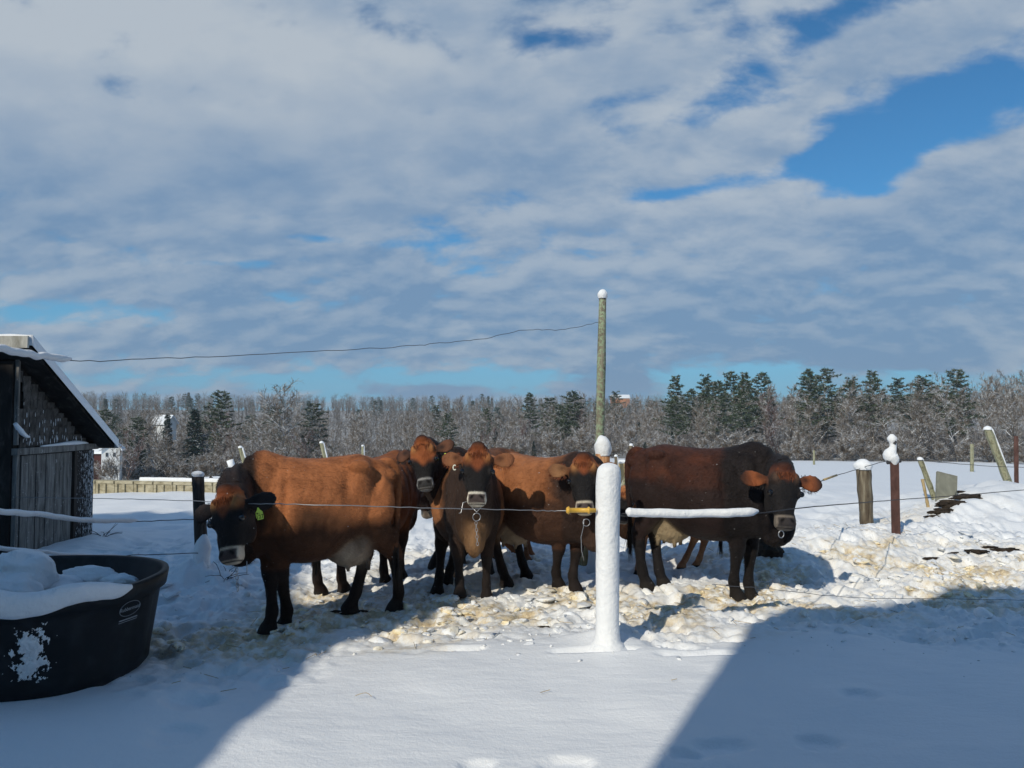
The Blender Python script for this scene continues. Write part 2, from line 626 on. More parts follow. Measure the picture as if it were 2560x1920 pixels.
M_soil = mat("bare_soil", wood_fn((0.02, 0.016, 0.012), (0.045, 0.035, 0.027), (0.09, 0.07, 0.05), (9, 9, 9)), rough=0.9, spec=0.1)
M_conc = mat("stained_concrete", wood_fn((.22, .19, .12), (.42, .38, .27), (.52, .48, .36), (3, 3, 7), b=0.3), rough=0.9, spec=0.1)
M_galv = mat("grey_board", wood_fn((0.16, 0.16, 0.13), (0.24, 0.24, 0.19), (0.30, 0.30, 0.25), (3, 3, 3), b=0.1), rough=0.6, spec=0.3)

# ------------------------------------------------------------------ GROUND: one sheet, fine near the camera
def axis(lo, hi, step, a, b, g=1.07):
    mid = list(np.arange(lo, hi, step))
    r, s, x = [], step, hi
    while x < b:
        r.append(x); s *= g; x += s
    r.append(b)
    l, s, x = [], step, lo - step
    while x > a:
        l.append(x); s *= g; x -= s
    l.append(a)
    return np.array(l[::-1] + mid + r)


gx = axis(-4.4, 6.0, 0.021, -950, 950)
gy = axis(3.2, 9.0, 0.021, -60, 1000, 1.05)
GX, GY = np.meshgrid(gx, gy)
GZ = ground(GX, GY)
nx, ny = len(gx), len(gy)
idx = np.arange(nx * ny).reshape(ny, nx)
quads = np.stack([idx[:-1, :-1], idx[:-1, 1:], idx[1:, 1:], idx[1:, :-1]], -1).reshape(-1, 4)
gme = fast_mesh("ground", np.stack([GX, GY, GZ], -1).reshape(-1, 3), quads)
_D = np.sqrt(GX ** 2 + GY ** 2)
_PX = 1280 + F * GX / np.maximum(GY, 1)
_W = sst(GY + 3 * (fbm(GX / 4, GY / 4, 3, 71) - .5), 96.5 + 12 * sst(_PX, 1500, 2100), 99.0 + 12 * sst(_PX, 1500, 2100))
for nm, arr in (("dirt", dirt(GX, GY)), ("tramp", tramp(GX, GY)), ("wood", _W)):
    a_ = gme.attributes.new(nm, 'FLOAT', 'POINT')
    a_.data.foreach_set("value", arr.astype(np.float32).ravel())
g_o = obj("ground", gme, M_ground, sm=True)
tag(g_o, kind="structure")

# trodden clods: nobody could count them
rs = np.random.RandomState(4)
cv, cf, cd, base = [], [], [], 0
iv, if_ = ICO[2]
iv1, if1 = ICO[1]
n_try = 5200
xs = rs.uniform(-3.8, 8.5, n_try); ys = rs.uniform(4.6, 9.5, n_try)
keepw = tramp(xs, ys) * (0.12 + 0.9 * np.exp(-0.5 * ((ys - 6.4 - .28 * np.maximum(xs - 1.6, 0)) / 0.6) ** 2)) * (0.3 + 0.9 * sst(fbm(xs * 1.3, ys * 1.3, 3, 77), 0.35, 0.65))
keep = rs.rand(n_try) < keepw
xs2 = rs.uniform(-2.4, 4.5, 1200); ys2 = rs.uniform(4.3, 5.9, 1200)
k2 = rs.rand(1200) < 0.75 * sst(ys2, 4.4, 5.8) ** 2 * sst(fbm(xs2 * 1.5, ys2 * 1.5, 2, 7), .4, .6)
XX = np.concatenate([xs[keep], xs2[k2]]); YY = np.concatenate([ys[keep], ys2[k2]])
small = np.concatenate([np.zeros(keep.sum()), np.ones(k2.sum())])
ZZ = ground(XX, YY); DD = dirt(XX, YY)
for i in range(len(XX)):
    r = (0.012 + 0.050 * rs.rand() ** 3.0) if not small[i] else (0.006 + 0.018 * rs.rand() ** 3)
    vv, ff = (iv, if_) if r > 0.02 else (iv1, if1)
    pln = rs.randn(9, 3); pln /= np.linalg.norm(pln, axis=1)[:, None]
    d = vv * 1.0
    for q_ in pln:
        dq = d @ q_ - rs.uniform(.25, .72)
        d = d - np.clip(dq, 0, None)[:, None] * q_
    d = d * (1 + 0.22 * (rs.rand(len(vv), 1) - 0.5))
    a = rs.uniform(0, 6.28)
    d = d * np.array([1.0 + 0.7 * rs.rand(), 0.8 + 0.3 * rs.rand(), 0.45 + 0.25 * rs.rand()]) * r * 1.55
    ca, sa = math.cos(a), math.sin(a)
    d = np.stack([d[:, 0] * ca - d[:, 1] * sa, d[:, 0] * sa + d[:, 1] * ca, d[:, 2]], -1)
    cv.append(d + np.array([XX[i], YY[i], ZZ[i] + r * 0.12]))
    cf.append(np.array(ff) + base)
    cd.append(np.full(len(vv), min(1, DD[i] * 1.3)))
    base += len(vv)
cme = fast_mesh("snow_clods", np.concatenate(cv), np.concatenate(cf))
a_ = cme.attributes.new("dirt", 'FLOAT', 'POINT')
a_.data.foreach_set("value", np.concatenate(cd).astype(np.float32))
co_ = obj("snow_clods", cme, M_clod)
tag(co_, "broken lumps of trodden, yellow-stained snow under the cows", "snow", kind="stuff")

# bare dung and straw patches
mb = MB()
for (px, py, s_) in ((2440, 1408, .13), (2515, 1400, .15), (2475, 1397, .08), (2400, 1412, .10), (1825, 1462, .06), (1360, 1553, .05), (2330, 1420, .08), (835, 1540, .05), (905, 1530, .05)):
    g_ = gp(px, py)
    zz = gz(g_.x, g_.y)
    mb.ico((g_.x, g_.y, zz + .005), s_, 0.35, int(px), 3, (1.0, 0.4, 0.16))
o = mb.build("dung_patches", M_soil, None, True)
tag(o, "dark dung and soil showing through the trodden snow", "dung", kind="stuff")

# ------------------------------------------------------------------ COWS
def ring(c, u, v, ru, vu, vd, e, n=28):
    out = []
    for k in range(n):
        t = 2 * math.pi * k / n
        cs, sn = math.cos(t), math.sin(t)
        a = math.copysign(abs(cs) ** (2 / e), cs) * ru
        b = math.copysign(abs(sn) ** (2 / e), sn) * (vu if sn > 0 else vd)
        out.append(c + u * a + v * b)
    return out


def loft(mb_, rings):
    n = len(rings[0])
    vs = [p for r in rings for p in r]
    fs = []
    for i in range(len(rings) - 1):
        for k in range(n):
            k2 = (k + 1) % n
            fs.append((i * n + k, i * n + k2, (i + 1) * n + k2, (i + 1) * n + k))
    fs.append(tuple(range(n))[::-1])
    fs.append(tuple((len(rings) - 1) * n + k for k in range(n)))
    mb_.raw(vs, fs)


def cr(pts, sub=3):
    """catmull-rom through tuples"""
    P = [np.array(p, float) for p in pts]
    out = []
    for i in range(len(P) - 1):
        p0, p1, p2, p3 = P[max(i - 1, 0)], P[i], P[i + 1], P[min(i + 2, len(P) - 1)]
        for k in range(sub):
            t = k / sub
            out.append(0.5 * ((2 * p1) + (-p0 + p2) * t + (2 * p0 - 5 * p1 + 4 * p2 - p3) * t * t + (-p0 + 3 * p1 - 3 * p2 + p3) * t ** 3))
    out.append(P[-1])
    return out


TORSO = [(-.82, 1.15, 1.00, .05, 1.08, 2), (-.78, 1.21, .92, .11, 1.07, 2.2), (-.70, 1.245, .80, .165, 1.05, 2.2), (-.60, 1.265, .70, .21, 1.04, 2.3),
         (-.48, 1.295, .62, .255, 1.03, 2.5), (-.38, 1.285, .56, .265, .98, 2.3), (-.22, 1.27, .49, .31, .88, 2.1), (-.02, 1.27, .455, .345, .83, 2.1),
         (.16, 1.275, .46, .335, .83, 2.1), (.30, 1.30, .48, .285, .88, 2.0), (.42, 1.335, .50, .235, .90, 1.9), (.54, 1.31, .52, .205, .88, 2.0),
         (.65, 1.22, .56, .17, .88, 2.0), (.73, 1.10, .64, .11, .86, 2.0), (.77, 1.0, .74, .05, .87, 2)]
REAR = [(-.56, .13, 1.02, .20, .085), (-.545, .175, .86, .185, .10), (-.53, .18, .72, .14, .085), (-.60, .17, .59, .088, .058), (-.665, .165, .49, .060, .043),
        (-.66, .165, .41, .046, .037), (-.64, .165, .27, .036, .031), (-.62, .165, .16, .043, .038), (-.60, .165, .11, .038, .036), (-.575, .165, .055, .056, .047), (-.56, .165, .0, .072, .056)]
FRONT = [(.46, .13, 1.00, .13, .08), (.43, .185, .82, .13, .088), (.405, .17, .68, .100, .074), (.415, .155, .53, .070, .058), (.43, .15, .41, .055, .050),
         (.43, .15, .34, .042, .038), (.435, .15, .23, .034, .031), (.44, .15, .15, .043, .038), (.455, .15, .10, .038, .036), (.47, .15, .05, .053, .047), (.485, .15, .0, .068, .055)]
HEAD = [(-.035, -.06, -.15, .045, 2), (-.01, -.012, -.19, .062, 2), (.03, .004, -.21, .088, 2.1), (.08, .006, -.23, .122, 2.3), (.15, .010, -.245, .134, 2.5), (.21, .010, -.25, .128, 2.5),
        (.27, .004, -.24, .108, 2.4), (.33, -.002, -.20, .085, 2.3), (.38, -.004, -.165, .074, 2.3), (.42, -.004, -.15, .080, 2.4), (.455, -.008, -.145, .083, 2.5), (.485, -.028, -.135, .072, 2.3), (.503, -.05, -.115, .048, 2)]


def lerp3(a, b, t):
    return a + (b - a) * t


def make_cow(name, label, root, heading, s, feet, poll, muzzle, hint, style, hs=1.0, group="brown dairy cows at the fence", tagtext=None, tagear=0,
             ears=((0.02, -.12), (0.02, -.12)), extras=None, esc=1.0, voxel=0.0105, belly=0.0, lx=0.93, lt=1.22):
    """feet: dict fl,fr,rl,rr -> world xy ; poll, muzzle: world points ; hint: world vector the forehead faces"""
    zr = gz(root[0], root[1]) - 0.02
    Rz = Matrix.Rotation(R(heading), 4, 'Z')
    Mw = Matrix.Translation((root[0], root[1], zr)) @ Rz @ Matrix.Scale(s, 4)
    Mi = Mw.inverted()
    body = MB()
    # torso
    secs = [np.array([a[0] * lx, *a[1:]]) for a in cr(TORSO, 3)]
    loft(body, [ring(Vector((a[0], 0, a[4])), Vector((0, 1, 0)), Vector((0, 0, 1)), a[3] * (1 + 0.0 * belly), a[1] - a[4], a[4] - a[2] + belly * math.exp(-((a[0]) / .35) ** 2), a[5], 36) for a in secs])
    for sgn in (1, -1):
        body.ico((-.47 * lx, sgn * .20, 1.205), .078, 0, 0, 2, (1.3, .85, .75))       # hook bones
        body.ico((-.78 * lx, sgn * .085, 1.13), .055, 0, 0, 2, (1.1, .9, 1))        # pin bones
        body.ico((.42 * lx, sgn * .155, 1.02), .20, 0, 0, 2, (.55, .42, 1.15))      # shoulder blade
        body.ico((.50 * lx, sgn * .15, .84), .13, 0, 0, 2, (.9, .7, 1.1))           # point of the shoulder
        body.ico((-.62 * lx, sgn * .125, .93), .2, 0, 0, 2, (.85, .52, 1.2))        # thigh
    body.ico((.63 * lx, 0, .66), .19, 0, 0, 3, (.9, .52, 1.15))                     # brisket
    if style.get('udder', True):
        body.ico((-.40 * lx, 0, .57), .19, 0, 0, 2, (1.05, .78, .95))
        for a, b in ((-.30, .07), (-.30, -.07), (-.46, .07), (-.46, -.07)):
            body.tube([(a, b, .46), (a, b, .37)], [.024, .016], 8)
    # legs
    legax = Vector((0, 1, 0))
    for key, base_, sgn in (('fl', FRONT, 1), ('fr', FRONT, -1), ('rl', REAR, 1), ('rr', REAR, -1)):
        hx, hy, hz_, _, _ = base_[-1]
        hx *= lx
        fx, fy = feet[key]
        tgt = Mi @ Vector((fx, fy, gz(fx, fy) - 0.015))
        off = Vector((tgt.x - hx, tgt.y - hy * sgn, tgt.z))
        P = []
        for (x, y, z, ra, rb) in base_:
            x *= lx
            if z < .75:
                kk = 1 + (lt - 1) * min(1, (.75 - z) / .25); ra *= kk; rb *= kk
            t = max(0.0, min(1.0, (1.0 - z) / 0.88))
            tz = max(0.0, min(1.0, (0.75 - z) / 0.75))
            P.append((x + off.x * t, y * sgn + off.y * t, z + off.z * tz, ra, rb))
        P = cr(P, 3)
        rings = []
        for i, q in enumerate(P):
            a = np.array(P[max(i - 1, 0)][:3]); b = np.array(P[min(i + 1, len(P) - 1)][:3])
            tn = Vector(b - a).normalized()
            if q[2] - (P[-1][2]) < 0.02:
                tn = Vector((0, 0, -1))
            v = legax.cross(tn).normalized()
            u = tn.cross(v).normalized()
            rings.append(ring(Vector(q[:3]), u, v, q[4], q[3], q[3], 2.1, 16))
        loft(body, rings)
    # head frame
    pl, mz = Mi @ Vector(poll), Mi @ Vector(muzzle)
    Xh = (mz - pl).normalized()
    hn = (Mi.to_3x3() @ Vector(hint)).normalized()
    Zh = (hn - Xh * hn.dot(Xh)).normalized()
    Yh = Zh.cross(Xh).normalized()
    k = hs / s
    H = Matrix(((Xh.x * k, Yh.x * k, Zh.x * k, pl.x), (Xh.y * k, Yh.y * k, Zh.y * k, pl.y), (Xh.z * k, Yh.z * k, Zh.z * k, pl.z), (0, 0, 0, 1)))
    hd = MB()
    loft(hd, [ring(Vector((a[0], 0, (a[1] + a[2]) / 2 + .03)), Vector((0, 1, 0)), Vector((0, 0, 1)), a[3], a[1] - (a[1] + a[2]) / 2 - .03, (a[1] + a[2]) / 2 + .03 - a[2], a[4], 28) for a in cr(HEAD, 3)])
    hd.ico((-.005, 0, -.035), .07, 0, 0, 2, (.75, .95, .8))
    for sg in (1, -1):
        hd.ico((.205, sg * .108, -.035), .042, 0, 0, 2, (1.1, .62, .8))     # brow / orbit
        hd.ico((.10, sg * .085, -.02), .05, 0, 0, 2, (1.2, .7, .6))
        hd.ico((.27, sg * .075, -.17), .075, 0, 0, 2, (1.4, .5, 1.0))      # cheek
        hd.ico((.445, sg * .058, -.035), .032, 0, 0, 2, (1.0, .85, .8))     # nostril wing
        dr, up_ = ears[0 if sg > 0 else 1]
        e0 = Vector((.105, sg * .105, -.075))
        ed = Vector((dr + .05, sg * 1.0, up_)).normalized()
        ez = Vector((.95, 0.05 * sg, .25))
        ez = (ez - ed * ez.dot(ed)).normalized()       # ear height direction
        en = ed.cross(ez).normalized()
        rr = []
        for t, wd, th in ((-.02, .024, .020), (.03, .034, .022), (.07, .062, .019), (.12, .080, .016), (.165, .074, .014), (.195, .050, .012), (.212, .020, .008)):
            t *= esc
            rr.append(ring(e0 + ed * t + ez * (-.1 * t), ez, en, wd, th, th, 2, 16))
        loft(hd, rr)
    # neck
    n0_ = Vector((.38 * lx, 0, .98)); n1_ = Vector((.62 * lx, 0, 1.0))
    hb = H @ Vector((.06, 0, -.12)); hb2 = H @ Vector((.10, 0, -.12))
    ctrl = [n0_, n1_, n1_.lerp(hb, .55) + Vector((.02, 0, .02)), hb, hb2]
    tvs = [.30, .24, .185, .13, .11]
    tus = [.19, .165, .125, .105, .09]
    P = cr([(*c, a, b) for c, a, b in zip(ctrl, tvs, tus)], 5)
    rings = []
    zax0, zaxh = Vector((0, 0, 1)), (Zh * 0.5 - Xh * 0.86)
    for i, q in enumerate(P):
        a = np.array(P[max(i - 1, 0)][:3]); b = np.array(P[min(i + 1, len(P) - 1)][:3])
        tn = Vector(b - a).normalized()
        v = zax0.lerp(zaxh, i / (len(P) - 1))
        v = (v - tn * v.dot(tn)).normalized()
        u = v.cross(tn).normalized()
        rings.append(ring(Vector(q[:3]), u, v, q[4], q[3], q[3] * 1.12, 2.1, 28))
    loft(body, rings)
    # tail
    body.tube(cr([(-.70 * lx, 0, 1.21), (-.80 * lx, 0, 1.23), (-.865 * lx, 0, 1.14), (-.875 * lx, 0, .95), (-.865 * lx, .01, .7), (-.86 * lx, .015, .50)], 4), list(np.linspace(.045, .022, 21)), 10)
    body.raw([H @ Vector(v) for v in hd.v], hd.f)
    # ---- one continuous skin
    me = evaluate(body.mesh("tmp"), [('REMESH', dict(mode='VOXEL', voxel_size=voxel / s, use_smooth_shade=True)), ('SMOOTH', dict(iterations=7, factor=0.5))])
    me.name = name
    nv = len(me.vertices)
    co = np.empty(nv * 3); me.vertices.foreach_get("co", co); co = co.reshape(-1, 3)
    no = np.empty(nv * 3); me.vertices.foreach_get("normal", no); no = no.reshape(-1, 3)
    Hi = np.array(H.inverted())
    hc = co @ Hi[:3, :3].T + Hi[:3, 3]
    hn_ = no @ np.array(H.to_3x3()) * k
    x, y, z = co.T
    x = x / lx
    hx_, hy_, hz2 = hc.T
    ishead = (hx_ > -.06) & (hx_ < .55) & (np.abs(hy_) < .36) & (hz2 > -.27) & (hz2 < .12)
    ed_d = np.full(nv, 9.0)
    for sg in (1, -1):
        dr, up_ = ears[0 if sg > 0 else 1]
        e0n = np.array([.105, sg * .105, -.075]); edn = np.array([dr + .05, sg * 1.0, up_]); edn /= np.linalg.norm(edn)
        tt = np.clip((hc - e0n) @ edn, .02, .22)
        dd_ = np.linalg.norm(hc - e0n - tt[:, None] * edn, axis=1) / (.032 + .068 * np.sin(np.clip(tt / .22, 0, 1) * 3.0))
        ed_d = np.minimum(ed_d, dd_)
    earm = ishead & (np.abs(hy_) > .128) & (ed_d < 1.15)
    hwid = np.interp(hx_, [a[0] for a in HEAD], [a[3] for a in HEAD]) + .022
    hdep = np.interp(hx_, [a[0] for a in HEAD], [a[2] for a in HEAD]) - .015
    inhead = ishead & (np.abs(hy_) < hwid) & (hz2 > hdep)
    # subtle hide relief: folds on the neck, ribs, muscle
    nz = fbm(x * 4 + 10, z * 3 + y * 3 + 7, 3, 61) - 0.5
    rel = nz * 0.016
    nk = np.exp(-((x - .66) / .16) ** 2) * (z > .5) * (~ishead)
    rel = rel + nk * 0.008 * np.sin((x * 1.0 - (z - 1.0) * .25) * 62 + 3 * fbm(z * 3, y * 3, 2, 5))
    rib = np.exp(-((x + .02) / .26) ** 2) * np.exp(-((z - .88) / .22) ** 2)
    rel = rel + rib * 0.0018 * np.sin(x * 62 + z * 6)
    rel = rel - 0.034 * np.exp(-((x + .34) / .06) ** 2) * np.exp(-((z - 1.08) / .10) ** 2)        # hollow of the flank
    rel = rel - 0.050 * np.exp(-((x + .625) / .065) ** 2) * np.exp(-((z - 1.12) / .12) ** 2) * sst(np.abs(y), .04, .12)
    rel = rel - 0.022 * np.exp(-((x - .24 - .10 * (1.0 - z)) / .030) ** 2) * np.exp(-((z - .95) / .24) ** 2)   # crease behind the shoulder
    rel[ishead | (z < .45)] *= 0.3
    co = co + no * rel[:, None]
    # ears cupped
    me.vertices.foreach_set("co", co.astype(np.float32).ravel())
    # ---- coat colours, by place on the animal
    br = np.array(style['body']); dk = np.array(style['dark']); bl = np.array(style.get('black', (.014, .013, .014)))
    pl_ = np.array(style.get('poll', (.26, .075, .028))); tanc = np.array(style.get('tan', (.42, .20, .075)))
    n = fbm(x * 5, z * 5 + y * 4, 4, 91)
    nf = fbm(x * 38, z * 22 + y * 22, 2, 15)
    col = np.repeat(br[None], nv, 0)
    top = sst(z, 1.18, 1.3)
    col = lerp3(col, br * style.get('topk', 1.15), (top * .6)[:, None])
    # dark coat on forequarter, belly line, legs; belly and front also hold painted body shade
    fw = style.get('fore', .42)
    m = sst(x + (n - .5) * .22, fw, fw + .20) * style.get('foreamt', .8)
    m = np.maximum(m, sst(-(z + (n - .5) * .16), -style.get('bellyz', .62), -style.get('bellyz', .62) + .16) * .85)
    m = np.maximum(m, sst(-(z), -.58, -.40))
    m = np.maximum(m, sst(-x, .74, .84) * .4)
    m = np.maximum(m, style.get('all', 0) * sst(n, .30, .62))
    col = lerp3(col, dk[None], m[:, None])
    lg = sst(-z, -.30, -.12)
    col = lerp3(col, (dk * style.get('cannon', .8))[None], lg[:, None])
    hoof = sst(-z, -.065, -.05)
    col = lerp3(col, np.array([[.02, .017, .015]]), hoof[:, None])
    if style.get('udder', True):
        ud = np.exp(-(((x + .40) / .20) ** 2 + (y / .17) ** 2 + ((z - .52) / .17) ** 2) ** 2)
        col = lerp3(col, np.array([style.get('uddercol', (.42, .33, .24))]), np.clip(ud * 1.3, 0, 1)[:, None])
    bk = np.array(style.get('brisket', dk))
    bq = np.exp(-(((x - .70) / .14) ** 2 + (y / .10) ** 2 + ((z - .62) / .17) ** 2))
    col = lerp3(col, bk[None], np.clip(bq * 1.4, 0, 1)[:, None] * (not np.allclose(bk, dk)))
    # head
    face = np.repeat(bl[None], nv, 0)
    ay = np.abs(hy_)
    pm = sst(-(hx_ + (n - .5) * .09 - .06 * np.exp(-(ay / .045) ** 2)), -style.get('pollx', .13), -style.get('pollx', .13) + .075)
    face = lerp3(face, pl_[None], (pm * (hz2 > -.10))[:, None])
    face = lerp3(face, dk[None], (sst(-hz2, .09, .15) * .6)[:, None])
    gog = np.exp(-(((hx_ - .085) / .045) ** 2 + ((ay - .085) / .034) ** 2)) * (hz2 > -.10)
    face = lerp3(face, tanc[None], np.clip(gog * style.get('gog', .9), 0, 1)[:, None])
    ringm = sst(hx_ - .05 * np.clip(ay - .045, 0, .04) * 8 * .12 + (n - .5) * .012, .380, .394)
    face = lerp3(face, np.array([style.get('ring', (.55, .50, .42))]), ringm[:, None])
    pad = sst(hx_, .398, .410) * sst(-hx_, -.482, -.470) * sst(-ay, -.076, -.066) * (hz2 > -.085)
    face = lerp3(face, np.array([style.get('pad', (.085, .065, .062))]), pad[:, None])
    nos = np.exp(-(((hx_ - .428 - (ay - .04) * .5) / .013) ** 2 + ((ay - .042) / .016) ** 2)) * (hz2 > -.06)
    face = lerp3(face, np.array([[.006, .005, .005]]), np.clip(nos * 1.6, 0, 1)[:, None])
    mouth = np.exp(-((hx_ - .487) / .006) ** 2) * (ay < .07) * (hz2 > -.12)
    face = lerp3(face, np.array([[.02, .015, .015]]), np.clip(mouth, 0, 1)[:, None])
    ec = np.array(style.get('ear', (.03, .02, .018))); ei = np.array(style.get('earin', (.16, .07, .04)))
    inner = sst(hn_[:, 2], .2, .6) * np.exp(-((ay - .22) / .07) ** 2)
    earcol = lerp3(np.repeat(ec[None], nv, 0), ei[None], inner[:, None])
    core = np.exp(-((ay - .19) / .035) ** 2 - ((hx_ - .085) / .030) ** 2) * sst(hn_[:, 2], .2, .6)
    earcol = lerp3(earcol, (ec * .35)[None], (core * .85 * (.5 + n))[:, None])
    eyer = np.exp(-(((hx_ - .212) / .030) ** 2 + ((ay - .118) / .025) ** 2))
    face = lerp3(face, np.array([[.03, .026, .026]]), np.clip(eyer, 0, 1)[:, None])
    face[earm] = earcol[earm]
    hw = sst(-(np.linalg.norm((hc - np.array([.2, 0, -.1])) / np.array([.30, .36, .24]), axis=1)), -1.0, -.88)
    hw = np.where(inhead, 1.0, 0) * sst(hz2 - hdep, 0, .05)
    hw = np.where(ishead, np.maximum(hw, np.where(earm, 1, 0)), 0)
    ngg = sst(hx_, -.05, .03)
    hw = hw * np.where(earm, 1, ngg)
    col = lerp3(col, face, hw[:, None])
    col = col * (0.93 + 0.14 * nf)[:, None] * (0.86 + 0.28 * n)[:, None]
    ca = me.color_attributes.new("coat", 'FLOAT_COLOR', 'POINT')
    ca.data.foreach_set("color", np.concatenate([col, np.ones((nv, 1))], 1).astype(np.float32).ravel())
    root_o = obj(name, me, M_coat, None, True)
    root_o.matrix_world = Mw
    tag(root_o, label, "cow", group)
    # eyes
    for sg in (1, -1):
        e = MB().ico((.212, sg * .127, -.022), .0235, 0, 0, 3)
        eo = obj("eye", mesh_np("eye", [H @ Vector(v) for v in e.v], e.f), M_eye, root_o, True)
    # hair: forelock, ear fringes, tail switch, a soft outline along back and belly
    rnd = random.Random(hash(name + label) & 0xffff)
    rnd = random.Random(int(abs(root[0]) * 1000) + 7)

    def strands(items, nm, m_):
        vs, fs = [], []
        for (p, d, L, wd, droop) in items:
            sd_ = d.cross(Vector((rnd.uniform(-1, 1), rnd.uniform(-1, 1), rnd.uniform(-1, 1)))).normalized() * wd
            p1 = p + d * L * .5 + droop * .25
            p2 = p + d * L + droop
            b_ = len(vs)
            vs += [p - sd_, p + sd_, p1 + sd_ * .7, p1 - sd_ * .7, p2]
            fs += [(b_, b_ + 1, b_ + 2, b_ + 3), (b_ + 3, b_ + 2, b_ + 4)]
        return obj(nm, mesh_np(nm, vs, fs), m_, root_o, True)

    it = []
    for i in range(380):
        a, rr_ = rnd.uniform(0, 6.28), rnd.random() ** .5
        hp = Vector((.015 + .065 * rr_ * math.cos(a) + .03, .085 * rr_ * math.sin(a), .010 - .03 * rr_ * (1 if math.cos(a) < 0 else .2)))
        d = Vector((.8 + .3 * rnd.random(), rnd.uniform(-.35, .35), .10)).normalized()
        it.append((H @ hp, (H.to_3x3() @ d).normalized(), .024 / s * rnd.uniform(.6, 1.3), .0018 / s, Vector((0, 0, -.008))))
    strands(it, "forelock", M_fore if style.get('forered', 1) else M_hairdark)
    for sg in (1, -1):
        it = []
        dr, up_ = ears[0 if sg > 0 else 1]
        ed = Vector((dr + .05, sg * 1.0, up_)).normalized()
        ez = Vector((.95, 0.05 * sg, .25)); ez = (ez - ed * ez.dot(ed)).normalized()
        for i in range(200):
            t = rnd.uniform(.05, .20)
            wd = .076 * math.sin(min(1, t / .2) * math.pi * .8 + .35)
            side_ = rnd.choice((-1, 1))
            hp = Vector((.105, sg * .105, -.075)) + ed * t + ez * (wd * side_ * rnd.uniform(.6, 1))
            d = (ez * side_ + ed * rnd.uniform(.2, 1.2)).normalized()
            it.append((H @ hp, (H.to_3x3() @ d).normalized(), .022 / s * rnd.uniform(.5, 1.2), .0018 / s, Vector((0, 0, -.004))))
        strands(it, "ear_hair", M_hairdark if sum(ec) < .12 else M_fore)
    it = []
    for i in range(160):
        hp = Vector((-.86 * lx + rnd.uniform(-.018, .018), .015 + rnd.uniform(-.018, .018), rnd.uniform(.42, .56)))
        it.append((hp, Vector((rnd.uniform(-.16, .10), rnd.uniform(-.14, .14), -1)).normalized(), rnd.uniform(.14, .28), .0035, Vector((rnd.uniform(-.02, .02), rnd.uniform(-.02, .02), -.01))))
    strands(it, "tail_switch", M_hairdark)
    # short coat hair standing out a little all over (one part: the pelt)
    idxs = np.random.RandomState(5).choice(nv, size=min(nv, style.get('pelt', 9000)), replace=False)
    N_ = len(idxs)
    rs_ = np.random.RandomState(6)
    flow = np.stack([-0.75 + 0.2 * rs_.randn(N_), .25 * rs_.randn(N_), -0.55 + .25 * rs_.randn(N_)], -1)
    nn = no[idxs]
    dirv_ = flow - nn * (flow * nn).sum(1)[:, None]
    dirv_ = dirv_ / (np.linalg.norm(dirv_, axis=1)[:, None] + 1e-6) + nn * .42
    ok = (~ishead[idxs]) & (co[idxs][:, 2] > .20)
    idxs, dirv_, nn = idxs[ok], dirv_[ok], nn[ok]
    N_ = len(idxs)
    L_ = (0.014 + 0.016 * rs_.rand(N_))[:, None]
    sdv = np.cross(dirv_, nn); sdv = sdv / (np.linalg.norm(sdv, axis=1)[:, None] + 1e-6) * .0018
    b0 = co[idxs]
    VV = np.stack([b0 - sdv, b0 + sdv, b0 + dirv_ * L_], 1).reshape(-1, 3)
    FF = np.arange(N_ * 3).reshape(-1, 3)
    pm_ = fast_mesh("pelt", VV, FF)
    cc = np.repeat(col[idxs] * (0.88 + .3 * rs_.rand(N_, 1)), 3, 0)
    ca = pm_.color_attributes.new("coat", 'FLOAT_COLOR', 'POINT')
    ca.data.foreach_set("color", np.concatenate([cc, np.ones((len(cc), 1))], 1).astype(np.float32).ravel())
    obj("pelt", pm_, M_coat, root_o, True)
    # ear tag
    if tagtext:
        sg = tagear
        dr, up_ = ears[0 if sg > 0 else 1]
        tg = MB()
        c0 = H @ Vector((.155, sg * .215, -.045 + up_ * .12))
        cw = Mw @ c0
        # pentagon plate facing the viewer's side, hanging below the ear
        w_, h_ = .026, .065
        pts = [(-.004, 0), (.004, 0), (.010, -.016), (w_ * .95, -.032), (w_, -.062), (w_ * .75, -.084), (-w_ * .75, -.084), (-w_, -.062), (-w_ * .95, -.032), (-.010, -.016)]
        fr = [(a, -.0015, b) for a, b in pts]; bk_ = [(a, .0015, b) for a, b in pts]
        npn = len(pts)
        fs = [tuple(range(npn))[::-1], tuple(range(npn, 2 * npn))] + [(i, (i + 1) % npn, npn + (i + 1) % npn, npn + i) for i in range(npn)]
        T = Matrix.Translation(cw) @ Matrix.Rotation(R(style.get('tagrot', 0)), 4, 'Y')
        L = Mi @ T
        to = obj("ear_tag", mesh_np("ear_tag", [L @ Vector(v) for v in fr + bk_], fs), M_tag, root_o)
        fc = bpy.data.curves.new("tag_number", 'FONT')
        fc.body = tagtext
        fc.size = .036
        fc.align_x = 'CENTER'
        fc.extrude = .0004
        fo = bpy.data.objects.new("t", fc)
        C.objects.link(fo)
        dg = bpy.context.evaluated_depsgraph_get()
        tm = bpy.data.meshes.new_from_object(fo.evaluated_get(dg))
        bpy.data.objects.remove(fo)
        tm.transform(L @ Matrix.Translation((0, -.0028, -.076)) @ Matrix.Rotation(R(90), 4, 'X'))
        obj("tag_number", tm, M_ink, to)
    if extras:
        extras(root_o, H, Mi, Mw, s)
    return root_o


